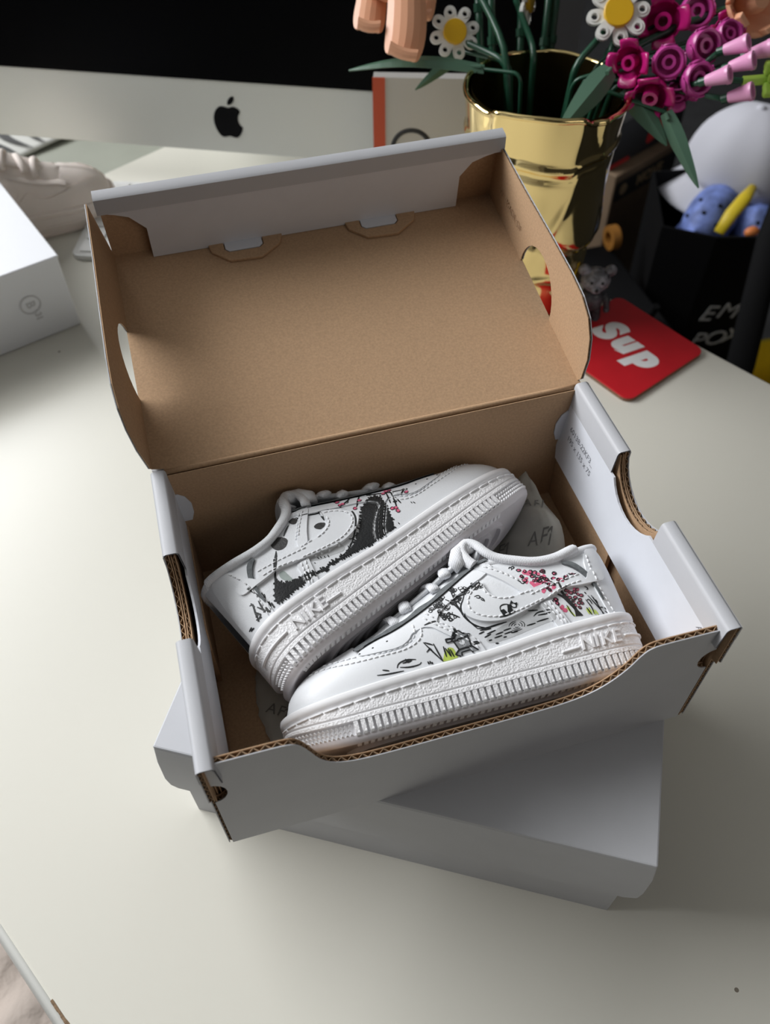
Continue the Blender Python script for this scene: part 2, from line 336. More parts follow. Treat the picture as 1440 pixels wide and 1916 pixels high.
for x0 in (54.2, 123.8):                          # paper tabs pushed through slotted kraft tongues
    t = [(x0, LL-3), (x0, LL-9.5), (x0+1.8, LL-11.3), (x0+16.6, LL-11.3), (x0+18.5, LL-9.5), (x0+18.5, LL-3)]
    g = G(); g.prism(t, (lp(0, 0, 0.9), (1, 0, 0), ld, ln), 0, 0.6, 0); g.obj('lock_tab', ['card_white'], ob)
    r = [(x0-8, LL-4), (x0-7, LL-10), (x0+1, LL-17.5), (x0+16.5, LL-18.3), (x0+27, LL-11), (x0+29.5, LL-4), (x0+19, LL-4), (x0+19, LL-9.8), (x0+17, LL-11.8), (x0+1.5, LL-11.8), (x0-.5, LL-9.8), (x0-.5, LL-4)]
    g = G(); g.prism(r, (lp(0, 0, 0.15), (1, 0, 0), ld, ln), 0, 1.5, 0); g.obj('slot_tongue', ['kraft'], ob, bevel=0.3)
g = G(); text_on(g, 'W  MADE OF', 5.0, (lp(194.7, 101, 14), -ld, ln, (-1, 0, 0)), lift=0.05); g.obj('faint_print', [mat('brown_print', (0.27, 0.165, 0.095), 0.9)], ob)

# ================================================================== closed shoe box below
cb = thing('closed_shoe_box', 'closed grey cardboard shoe box lying under the open one', 'shoe box', rotz((-24.3, 49.4, 0), math.degrees(-0.515)))
for nm, poly, fr, fl in (
    ('body_front', [(5, 0), (205.5, 0), (205.5, 70), (5, 70)], ((0, 1.5, 0), (1, 0, 0), (0, 0, 1), (0, -1, 0)), [[(205.5, 0), (205.5, 70)], [(5, 70), (5, 0)]]),
    ('body_back', [(5, 0), (205.5, 0), (205.5, 70), (5, 70)], ((0, 136.5, 0), (1, 0, 0), (0, 0, 1), (0, 1, 0)), None),
    ('body_end', [(0, 0), (134, 0), (134, 70), (0, 70)], ((4.9, 2, 0), (0, 1, 0), (0, 0, 1), (-1, 0, 0)), [[(0, 70), (0, 0)]]),
    ('body_end', [(0, 0), (134, 0), (134, 70), (0, 70)], ((205.6, 2, 0), (0, 1, 0), (0, 0, 1), (1, 0, 0)), [[(0, 70), (0, 0)]])):
    board(nm, poly, fr, cb, 2.3, flute=fl)
g = G(); g.box((105, 69, 1.2), (200, 132, 2.3)); g.obj('body_floor', ['kraft'], cb)
g = G(); g.prism([(-0.6, -0.8), (210.6, -0.8), (210.6, 139), (-0.6, 139)], ((0, 0, 78), (1, 0, 0), (0, 1, 0), (0, 0, 1)), -2.2, 0, 0); g.obj('lid_top', ['card'], cb, bevel=0.8)
sk = [(-0.5, 76.5), (-2.6, 60), (-3.4, 40), (-2.0, 33.5), (1.5, 31.2), (207, 31.2), (212.2, 34.5), (213, 42), (212.6, 60), (210.6, 76.5)]
g = G(); g.prism(sk, ((0, -0.8, 0), (1, 0, 0), (0, 0, 1), (0, -1, 0)), -2.0, 0, 0, ms=0); g.obj('lid_front', ['card'], cb, bevel=0.7)
for x, n in ((-0.6, -1), (210.6, 1)):
    g = G(); g.prism([(1, 77), (1, 36), (6, 31), (133, 31), (139, 36), (139, 77)], ((x, 0, 0), (0, 1, 0), (0, 0, 1), (n, 0, 0)), -2.0, 0, 0); g.obj('lid_end', ['card'], cb, bevel=0.5)
g = G(); g.prism([(0, 77), (0, 31), (210, 31), (210, 77)], ((0, 139, 0), (1, 0, 0), (0, 0, 1), (0, 1, 0)), -2.0, 0, 0); g.obj('lid_back', ['card'], cb, bevel=0.5)

# ================================================================== sneakers
def pch(x, xs, ys):
    x = min(max(x, xs[0]), xs[-1]); i = 0
    while i < len(xs)-2 and x > xs[i+1]: i += 1
    h = xs[i+1]-xs[i]; t = (x-xs[i])/h
    def sl(k): return (ys[k+1]-ys[k])/(xs[k+1]-xs[k])
    def mm(k):
        if k == 0: return sl(0)
        if k == len(xs)-1: return sl(k-1)
        a, b = sl(k-1), sl(k); return 0 if a*b <= 0 else 2*a*b/(a+b)
    return (2*t**3-3*t*t+1)*ys[i]+(t**3-2*t*t+t)*h*mm(i)+(-2*t**3+3*t*t)*ys[i+1]+(t**3-t*t)*h*mm(i+1)
HX = [0, 30, 44, 52, 58, 66, 79, 95, 107, 121, 129, 136, 141, 144, 145.5]; HY = [67, 67, 68, 69, 66.5, 62.5, 57, 49, 43.5, 38.5, 35.8, 31.8, 27.2, 23, 19]
ZX = [0, 4, 14, 22, 31, 40, 48, 54, 64, 75, 86, 95, 107, 114]; ZY = [58, 57.5, 55, 53, 53.5, 57, 60, 58.8, 54.5, 48.2, 42.8, 39.3, 36.8, 34.5]
def oval(X, x0, x1, wm, lh, lt, eh=2.4, et=2.5):
    if X <= x0 or X >= x1: return 0.0
    if X < x0+lh: return wm*(1-((x0+lh-X)/lh)**eh)**(1/eh)
    if X > x1-lt: return wm*(1-((X-x1+lt)/lt)**et)**(1/et)
    return wm
def hwU(X): return oval(X, 0.0, 145.5, 22.3, 22, 44)
ZB = 17.0
def surfY(X, Z):
    H_ = pch(X, HX, HY); s = min(max((Z-ZB)/(H_-ZB), 0.0), 0.998); return hwU(X)*(1-s**2.5)**.5
def surf(X, Z, off=0.0):
    """point on the lateral side of the upper, pushed out along its normal"""
    X = min(max(X, 1.0), 144.6); e = .25; y = surfY(X, Z)
    dx = (surfY(min(X+e, 145), Z)-surfY(max(X-e, .5), Z))/(2*e); dz = (surfY(X, Z+e)-surfY(X, Z-e))/(2*e)
    n = Vector((-dx, 1, -dz)).normalized(); return Vector((X, y, Z))+n*off
LIPX = [-2, 17, 35, 67, 97, 122, 148]; LIPZ = [24.6, 24.2, 23.8, 21.4, 20.6, 19.4, 18.6]
def lipz(X): return pch(X, LIPX, LIPZ)
def spring(X): return 3.2*max(0, (X-118)/30)**2
def outline(n=220, x0=-1.5, x1=148, w=24.0, lh=22, lt=46):
    """closed plan outline, starts at the toe, runs along the lateral (+Y) side to the heel and back"""
    P = []
    half = [(x0+x1)/2+(x1-x0)/2*math.cos(math.pi*i/400) for i in range(401)]
    lat = [Vector((x, oval(x, x0, x1, w, lh, lt), 0)) for x in half]; med = [Vector((x, -oval(x, x0, x1, w, lh, lt)*(1-0.10*math.exp(-((x-62)/22)**2)), 0)) for x in half[::-1]]
    return resample(lat+med[1:-1], sum((a-b).length for a, b in zip(lat+med[1:], (lat+med[1:])[1:]))/n, closed=True)[:n]
OUT = outline()
def out_normals(P):
    N = []
    for i in range(len(P)):
        t = P[(i+1) % len(P)]-P[i-1]; n = Vector((-t.y, t.x, 0)).normalized(); n = -n if n.dot(P[i]-Vector((min(max(P[i].x, 25), 110), 0, 0))) < 0 else n; N.append(n)
    return N
ON = out_normals(OUT)
def inside(p, poly):
    c = False; n = len(poly)
    for i in range(n):
        a, b = poly[i], poly[i-1]
        if (a[1] > p[1]) != (b[1] > p[1]) and p[0] < (b[0]-a[0])*(p[1]-a[1])/(b[1]-a[1])+a[0]: c = not c
    return c
PAINT = {"A_swoosh":[[[58.2,50.7],[61.1,49.1],[64.2,47.0],[67.3,43.5],[68.8,40.1],[68.5,37.4],[66.5,35.2],[63.1,33.1],[58.8,32.0],[54.3,31.6],[49.4,32.3],[43.7,33.8],[37.9,35.3],[31.4,37.2],[25.0,38.9],[20.6,38.3],[16.8,39.0],[13.7,39.0],[11.6,41.2],[10.5,44.5],[13.5,45.0],[18.9,44.4],[26.0,43.8],[33.3,42.5],[37.9,41.9],[41.6,41.0],[46.8,39.9],[51.4,40.4],[54.8,42.1],[56.5,43.9],[57.3,46.9],[57.3,50.1]]],"A_stitch_toe":[[[136.4,33.9],[129.3,33.3],[121.9,32.5],[114.6,32.1],[108.5,31.1],[102.1,31.0],[96.2,31.3],[91.3,33.2],[89.2,36.3],[89.6,40.1]],[[133.0,31.2],[125.4,31.2],[117.3,29.8],[109.9,29.6],[102.5,29.6],[95.6,29.6],[89.6,31.5],[86.8,34.6],[87.1,37.9]]],"A_stitch_vamp":[[[83.2,42.9],[80.3,39.3],[77.7,36.2],[74.8,33.8],[71.2,30.7],[67.7,27.3],[65.5,24.4]]],"A_stitch_swoosh":[[[58.7,48.8],[61.8,47.3],[64.9,44.4],[66.4,41.0],[65.7,37.6],[62.4,35.2],[58.3,33.6],[53.8,33.1],[47.9,33.9],[41.8,35.1],[36.1,36.4]],[[58.0,46.0],[56.9,42.7],[53.4,40.6],[49.1,39.7],[44.0,40.5],[39.1,40.8]]],"A_stitch_strap":[[[53.8,57.1],[49.9,53.6],[45.7,49.8],[42.7,46.4]],[[51.6,56.7],[47.6,53.3],[43.9,49.3],[40.8,46.2]]],"A_tree":[[[70.2,49.8],[70.3,45.6],[70.2,43.3],[69.6,40.9],[69.1,37.1],[67.6,34.6],[66.1,32.2],[62.9,30.9]],[[73.6,46.7],[71.3,44.2],[69.9,41.5],[69.3,39.2],[68.4,36.4],[67.1,33.5],[65.6,31.0]],[[65.5,47.4],[67.2,44.5],[68.7,42.8],[69.5,39.8],[68.8,36.7],[67.4,34.0],[64.9,31.7],[62.1,30.4]],[[69.9,46.6],[66.5,47.2],[63.5,47.8]],[[68.8,43.4],[69.1,45.2],[66.9,46.1]],[[74.3,40.7],[72.6,39.1],[70.8,37.5]],[[65.6,31.1],[62.1,30.4],[58.4,30.7],[53.6,30.9]],[[85.3,37.7],[82.0,38.3],[79.3,38.0]],[[65.0,30.2],[60.5,29.8]]],"A_foliage":[[[68.2,49.0],[64.7,49.5],[61.6,49.0],[59.3,49.0],[74.2,47.6],[77.0,46.2],[79.3,43.5],[77.8,41.3],[74.5,40.2],[73.2,38.5],[67.9,45.9],[74.7,43.6],[63.6,47.3],[59.9,47.5],[69.2,50.0],[76.8,44.3],[76.1,39.6],[60.2,50.2],[69.9,45.4]]],"A_pagoda":[[[75.1,34.4],[74.4,32.0],[75.7,29.4],[79.3,29.7],[79.3,28.2],[76.1,28.2],[72.8,28.6],[69.9,29.1],[69.3,29.7],[72.2,30.4],[73.7,32.1],[75.1,34.4]],[[76.6,28.2],[75.5,24.4],[70.4,24.7],[70.6,29.0]],[[75.5,24.4],[77.4,22.8],[75.5,21.6]],[[70.4,24.7],[68.2,22.4]],[[75.0,21.7],[74.8,23.1],[71.3,23.3],[70.3,22.2]],[[75.4,31.8],[77.1,29.3]],[[74.3,31.0],[77.4,28.4]]],"A_pagoda_fill":[[[76.1,28.2],[70.9,28.9],[70.5,24.8],[75.4,24.5]],[[75.6,24.3],[70.4,24.6],[68.4,22.5],[70.3,22.3],[71.3,23.4],[74.7,23.3],[75.1,21.8],[77.1,22.5]],[[74.0,31.4],[72.3,30.2],[69.7,29.6],[72.7,29.0],[75.5,28.9]]],"A_pagoda_dark":[[[75.1,34.4],[73.9,31.6],[75.9,29.0],[79.6,29.4],[79.2,30.0],[76.9,29.9],[75.2,31.7]]],"A_pagoda_win":[[[73.4,26.9]]],"A_green":[[[83.0,21.4],[81.2,24.9],[79.0,26.4],[77.4,25.6],[77.0,23.9],[76.6,21.6],[79.6,21.3]]],"A_grass":[[[88.0,30.8],[85.7,26.4],[82.9,21.6]],[[87.6,30.6],[84.6,28.7]],[[84.4,29.3],[83.6,25.1],[82.8,21.5]],[[81.0,27.2],[81.0,22.8]],[[79.4,26.1],[79.2,22.6],[80.5,26.4]],[[78.8,25.5],[78.1,22.1]],[[87.9,26.5],[86.2,27.7],[85.4,26.0]],[[88.5,22.9],[88.4,21.7]],[[87.7,22.9],[87.7,21.7]],[[87.0,22.3],[87.1,21.4]]],"A_pandaline":[[[54.8,35.6],[54.5,37.1],[53.1,37.7],[51.3,37.4],[50.5,36.5]],[[54.7,36.4],[54.7,34.4],[53.3,33.3]],[[50.0,37.2],[49.2,37.5],[48.1,36.7],[48.1,35.4],[49.1,35.2],[50.0,35.9],[50.0,37.2]],[[53.3,33.3],[50.9,33.4],[48.6,34.0]],[[56.2,32.8],[53.0,32.7],[47.9,33.9]],[[62.6,43.9],[61.0,44.2],[60.3,43.2],[61.1,42.6],[62.0,43.4]],[[60.6,43.0],[59.5,42.1],[59.5,40.8]],[[60.6,42.2],[59.8,41.2]]],"A_pandablack":[[[54.5,35.1],[53.5,35.3],[53.0,34.2],[53.1,33.2],[54.2,33.3]],[[51.3,36.7],[50.5,36.4],[50.5,34.5],[51.3,33.6],[51.9,34.4]],[[50.2,37.2],[49.4,38.3],[49.1,37.4]],[[48.4,37.0],[47.5,37.0],[47.8,36.1]]],"A_water":[[[62.9,28.0],[59.0,28.7]],[[59.6,26.9],[56.3,27.3]],[[56.1,27.7],[52.8,28.0]],[[60.5,25.7],[57.2,26.0]],[[56.2,26.3],[52.8,26.6]],[[69.6,25.9],[67.3,25.8]],[[69.4,25.0],[66.6,25.2]],[[65.9,28.8],[63.4,29.3]],[[57.0,25.1],[55.6,25.1]],[[46.5,27.4],[42.7,27.6]],[[42.1,28.0],[36.8,28.3]],[[43.9,33.3],[39.9,32.6]],[[42.5,30.5],[40.2,31.9],[35.2,31.3]],[[40.7,30.5],[35.6,30.2]],[[63.0,25.2],[61.6,25.3]],[[60.8,23.5],[59.5,23.3]],[[64.2,26.9],[61.3,27.6]],[[53.5,26.1],[50.7,26.1]],[[108.7,22.4],[104.7,21.8],[98.4,21.6]],[[106.2,23.9],[103.8,23.0]],[[100.6,23.3],[99.6,25.0],[96.2,25.7],[92.7,24.8]],[[99.5,23.3],[96.1,22.4],[91.8,22.4],[91.0,23.3]],[[98.1,24.6],[96.0,24.6],[96.6,26.1]],[[96.1,24.3],[94.3,24.9]],[[96.3,24.4],[95.1,25.7]]],"A_ripple":[[[50.3,28.4]]],"A_wash":[[[56.7,30.0],[51.1,30.2],[44.6,32.5],[38.1,34.9],[35.8,34.5],[32.5,27.2],[41.3,26.3],[53.6,24.2],[62.6,23.7],[64.5,26.0]]],"A_blossom":[[[40.2,52.2],[38.5,51.1],[36.4,50.2],[34.5,49.1],[40.6,49.0],[39.1,47.4],[40.3,46.6],[36.4,45.6],[33.4,48.2],[31.2,48.7],[32.7,46.3],[31.4,44.8],[32.7,42.9],[30.5,43.4],[28.6,44.5],[27.3,46.5],[30.2,40.6],[33.2,40.3],[32.3,39.0],[27.5,42.6],[34.5,44.5],[35.1,46.3],[36.4,47.8],[31.5,35.2],[31.2,33.6],[32.3,34.4],[31.4,49.4],[31.8,41.6],[21.4,44.3],[24.0,42.7],[20.1,43.9]]],"A_blossom_pink":[[[37.1,43.8],[35.3,43.6],[37.7,44.8],[33.8,43.7],[31.7,46.5],[27.5,42.6],[26.2,42.2],[31.8,43.8],[37.3,49.3],[30.1,31.3],[29.3,29.8],[31.2,34.6],[39.7,45.9],[30.6,39.7],[35.1,39.2],[36.9,42.7],[38.6,50.2],[21.9,37.4],[24.9,37.1]]],"A_blossom_b":[[[25.6,37.8],[24.3,36.4],[26.4,35.9],[22.8,36.5],[21.8,35.2],[20.7,34.4],[23.3,34.1],[21.9,32.7],[24.7,32.9],[22.9,31.4],[21.6,31.1],[24.6,30.9],[23.2,29.5],[25.5,34.6],[21.1,37.1]]],"A_trunk":[[[27.9,41.6],[27.8,38.4],[26.9,34.7],[25.5,30.9],[25.0,28.0],[23.7,26.0]],[[29.7,37.3],[27.6,35.2],[26.4,32.3],[25.3,29.1]],[[27.8,38.4],[24.0,39.5]],[[26.0,32.2],[22.4,33.9]]],"A_trunkfill":[[[26.0,33.3],[24.8,31.4],[24.4,28.9],[23.0,25.9],[26.1,26.3],[25.7,28.7],[26.0,31.0]]],"A_grassb":[[[19.7,32.2],[18.4,28.3],[18.6,25.5]],[[19.5,31.6],[18.2,32.3],[17.8,29.7]],[[18.1,33.8],[16.4,29.4],[14.4,24.6]],[[16.7,33.5],[15.5,29.2]],[[16.2,32.4],[15.1,26.7],[14.9,24.7]],[[20.6,28.9],[19.6,25.4]],[[15.3,29.7],[15.6,31.3]],[[15.1,27.7],[13.7,27.5]],[[13.6,26.0],[13.0,24.9]],[[13.2,27.4],[12.9,26.4]],[[28.0,31.8],[27.4,28.6],[26.8,26.5]]],"A_grassg":[[[28.4,30.9],[27.4,28.6],[26.3,26.4]],[[27.7,31.4],[27.3,27.6]],[[20.8,28.4],[20.4,25.9]],[[19.7,28.7],[19.5,25.6]],[[18.6,27.9],[18.2,25.1]],[[17.8,27.2],[17.1,24.9]]],"A_curl":[[[44.1,53.9],[43.2,54.9],[42.8,53.5],[43.3,53.0]],[[42.9,54.5],[41.6,54.8],[41.7,53.8],[42.8,53.5]],[[43.0,47.3],[42.8,45.9],[41.6,46.4]],[[42.6,45.8],[41.7,44.5],[40.5,45.6]],[[41.4,46.4],[40.0,45.1]],[[17.9,37.7],[17.0,37.5],[16.7,36.4],[17.5,36.3]],[[18.8,35.5],[18.5,34.4]],[[24.9,41.9],[24.7,43.5],[22.9,44.1],[23.2,42.5]],[[19.2,43.7],[17.7,42.5]]],"B_cliff":[[[21.9,35.3],[22.9,32.0],[27.7,30.2],[33.3,29.1],[40.3,25.5],[43.6,27.4],[50.7,26.1],[58.0,28.0],[63.5,31.4],[68.7,35.8],[74.1,41.1],[79.0,42.3],[81.9,42.0],[83.1,39.5],[81.1,33.7],[78.7,28.4],[75.9,23.4],[71.7,22.9],[64.8,23.4],[50.4,25.7],[38.3,27.2],[27.1,27.0],[18.5,26.6],[15.8,26.9],[18.0,30.7]]],"B_vine":[[[31.4,47.5],[27.5,43.7],[23.4,38.0],[19.6,32.5],[16.0,28.4]],[[31.0,46.9],[27.5,41.9],[23.7,38.6],[20.5,34.1],[16.8,29.8]],[[44.6,55.7],[41.3,53.7],[38.9,51.9]],[[49.1,56.2],[52.1,54.9],[56.7,52.1],[62.1,50.3],[66.6,44.9],[68.4,41.4],[66.3,36.3],[59.1,30.2],[54.4,27.6],[49.9,26.7]],[[58.4,51.7],[56.7,46.4]],[[58.7,30.6],[60.3,30.9]],[[55.4,28.4],[57.3,29.3]]],"B_leafblob":[[[32.0,52.3],[34.4,54.1],[36.9,53.6],[38.5,51.5],[38.9,49.1],[37.2,47.3],[35.0,46.2],[32.2,46.8],[31.2,49.3]],[[46.7,59.3],[48.4,58.7],[49.3,56.5],[48.4,54.4],[46.5,53.8],[45.5,55.9]],[[50.7,46.6],[53.2,47.2],[55.5,45.9],[55.8,44.2],[53.2,43.2],[51.1,44.3]]],"B_bamboo":[[[11.3,39.9],[12.1,36.5],[12.8,31.7],[14.0,26.3]],[[11.1,39.7],[12.6,39.5]],[[11.4,39.7],[11.9,37.9]],[[14.1,35.0],[12.9,31.6]],[[14.4,33.8],[13.1,31.4]],[[7.7,34.1],[8.9,33.7],[7.5,29.9],[6.6,26.4]],[[8.6,34.5],[8.7,32.1]],[[9.3,31.3],[10.6,27.5],[11.6,25.6]],[[11.1,32.9],[10.6,30.5],[10.3,27.1]],[[6.7,28.8],[7.9,28.7]],[[7.5,30.7],[8.5,27.9],[6.3,26.8]],[[13.8,29.9],[12.2,26.4]],[[14.1,28.8],[13.6,26.1]],[[11.5,28.6],[11.2,25.8]],[[9.7,27.9],[11.9,26.0]],[[6.2,27.8],[8.2,26.8]],[[2.5,27.6],[3.8,27.6]],[[2.9,27.0],[4.2,26.5]]],"B_branch":[[[67.5,52.1],[74.6,49.3],[81.0,44.7],[89.0,39.0],[94.3,36.0]],[[74.6,49.3],[70.7,48.0],[67.5,48.3]],[[89.0,39.0],[86.1,33.2],[83.4,29.1]],[[87.3,40.0],[84.0,33.9]],[[88.1,35.3],[87.3,30.8]],[[77.9,47.1],[72.3,43.0]],[[94.3,36.0],[91.3,34.8]],[[81.4,44.2],[81.7,47.3]]],"B_pinkflower":[[[68.3,51.0],[69.1,48.1],[71.2,42.7],[75.7,44.7],[86.1,40.6],[88.2,40.9],[82.4,31.2],[83.4,28.5],[93.8,34.1],[89.9,40.8],[67.7,48.4],[83.8,30.4]]],"B_washg":[[[24.8,37.5],[27.3,37.4],[27.2,33.7],[27.4,30.4],[24.6,32.4],[23.7,35.3]]],"B_washl":[[[36.1,36.4],[41.9,34.5],[48.4,32.8],[53.0,32.6],[53.9,29.7],[52.0,28.1],[47.2,29.8],[39.7,31.9]]],"B_tick":[[[41.6,33.1],[41.6,31.9]],[[42.8,32.5],[42.6,31.4]],[[44.1,31.7],[43.9,30.7]],[[45.6,31.2],[45.2,29.9]],[[38.9,31.8],[39.1,31.2]],[[79.0,23.9],[78.9,22.9]],[[91.0,28.6],[90.9,27.5]],[[91.7,27.9],[91.9,26.6]]]}
def sm2(pts, it=1, closed=False): return [(q[0], q[1]) for q in ((t.x, t.y) for t in smooth_path([(a, b) for a, b in pts], it, closed))]
SWOOSH = sm2([p for p in PAINT['A_swoosh'][0] if p[0] > 14.5][:16]+[(14, 38.4), (8.5, 39.0), (8.0, 41.5), (8.5, 44.2), (14, 44.2)]+[p for p in PAINT['A_swoosh'][0] if p[0] > 14.5][16:], 1, True)
STRAP = sm2([(57.5, 60), (52.8, 59.0), (48.1, 52.6), (43.9, 48.5), (40.0, 44.0), (38.5, 41), (42.5, 40), (47.5, 46.9), (52.2, 52.0), (57, 57)], 1, True)
HEELSTRAP = [(38.3, 34.7), (35.3, 35.4), (32.6, 35.2), (28.9, 22.3), (34.0, 22.0)]
EYE = sm2([(113.5, 33.8), (106, 36.7), (97.2, 38.4), (86.2, 42.8), (75.3, 48.0), (64.3, 54.4), (55.5, 58.6), (51.6, 59.4), (50.5, 56.5), (55, 53), (62, 50.2), (70, 46.5), (77.5, 42.2), (81, 37), (74, 33.0), (67, 26.5), (65, 20), (69, 20), (72, 26), (79, 32.5), (84, 37.5), (91, 36.0), (92.5, 33.5), (97, 31.2), (106, 31.5), (113, 31.8)], 1, True)
MUD = sm2([(144, 22), (139, 29.5), (130, 33.5), (121, 33.2), (112, 31.5), (104, 30.3), (96.5, 29.8), (91, 32), (88.5, 36.5), (84.5, 36.5), (79, 31.5), (72, 25), (69.5, 19), (100, 17), (125, 16.5), (143, 16)], 1, True)
COUNTER = sm2([(1.2, 19), (1.4, 40), (3.2, 56.5), (8, 56.5), (12.5, 51), (14.5, 42), (13.6, 33), (11.6, 19)], 1, True)
def lay_off(X, Z):
    o = 0.0
    if inside((X, Z), EYE): o = max(o, 0.75)
    if inside((X, Z), MUD): o = max(o, 0.55)
    if inside((X, Z), STRAP): o = max(o, 1.0)
    if inside((X, Z), HEELSTRAP): o = max(o, 0.8)
    if inside((X, Z), COUNTER): o = max(o, 0.7)
    if inside((X, Z), SWOOSH): o = max(o, 1.6)
    return o
def patch(g, poly, off, base=-0.2, step=1.6, m=0, ms=None, fn=None, fixed=True):
    """raised panel: outline triangulated with inner grid points and laid on the side of the upper"""
    P = [(p.x, p.y) for p in resample([(a, b) for a, b in poly], step*.7, closed=True)]; n = len(P)
    if (Vector(P[-1])-Vector(P[0])).length < step*.2: P = P[:-1]; n = len(P)
    xs = [p[0] for p in P]; zs = [p[1] for p in P]; pts = [Vector(p) for p in P]; r = 0; z = min(zs)
    while z < max(zs):
        x = min(xs)+(r % 2)*step/2
        while x < max(xs):
            if inside((x, z), P): pts.append(Vector((x, z)))
            x += step
        z += step*.87; r += 1
    vo, eo, fo, *_ = delaunay_2d_cdt(pts, [(i, (i+1) % n) for i in range(n)], [list(range(n))], 1, 1e-5)
    f_ = fn or surf; k = len(g.v)
    for v in vo:
        o = off if fixed else lay_off(v.x, v.y)+off
        g.v.append(tuple(f_(v.x, v.y, o)))
    for f in fo: g.f.append(tuple(k+i for i in f)); g.m.append(m)
    if base is not None:
        k2 = len(g.v); ring = [tuple(f_(x, z, off)) for x, z in P]+[tuple(f_(x, z, base)) for x, z in P]; g.v += ring
        for i in range(n):
            j = (i+1) % n; g.f.append((k2+i, k2+j, k2+n+j, k2+n+i)); g.m.append(m if ms is None else ms)
def stroke(g, pts, w, m=0, lift=0.12, taper=True, sm=2):
    """a painted line following the surface"""
    q = smooth_path([(a, b) for a, b in pts], sm if len(pts) > 2 else 0); q = resample(q, 0.35)
    if len(q) < 2: return
    L = []; R = []
    for i, p in enumerate(q):
        t = (q[min(i+1, len(q)-1)]-q[max(i-1, 0)]); t = t.normalized() if t.length > 1e-9 else Vector((1, 0)); nn = Vector((-t.y, t.x)); ww = w/2*(1 if not taper else (0.45+0.55*math.sin(math.pi*(i+.5)/len(q)))) 
        for S_, sg in ((L, 1), (R, -1)):
            a = p+nn*ww*sg; S_.append(surf(a.x, a.y, lay_off(a.x, a.y)+lift))
    g.grid([L, R], m)
def stitches(g, pts, off=None, step=2.3, ln_=1.55, r=0.3):
    q = resample(smooth_path([(a, b) for a, b in pts], 2), step)
    for i in range(len(q)-1):
        a = q[i]; b = q[i].lerp(q[i+1], ln_/step); mid = (a+b)/2; t = (b-a)
        o = lay_off(mid.x, mid.y) if off is None else off
        g.tube([surf(a.x, a.y, o-.05), surf(*(a+t*.25), o+r*.7), surf(*(a+t*.75), o+r*.7), surf(b.x, b.y, o-.05)], r, 5, 0)

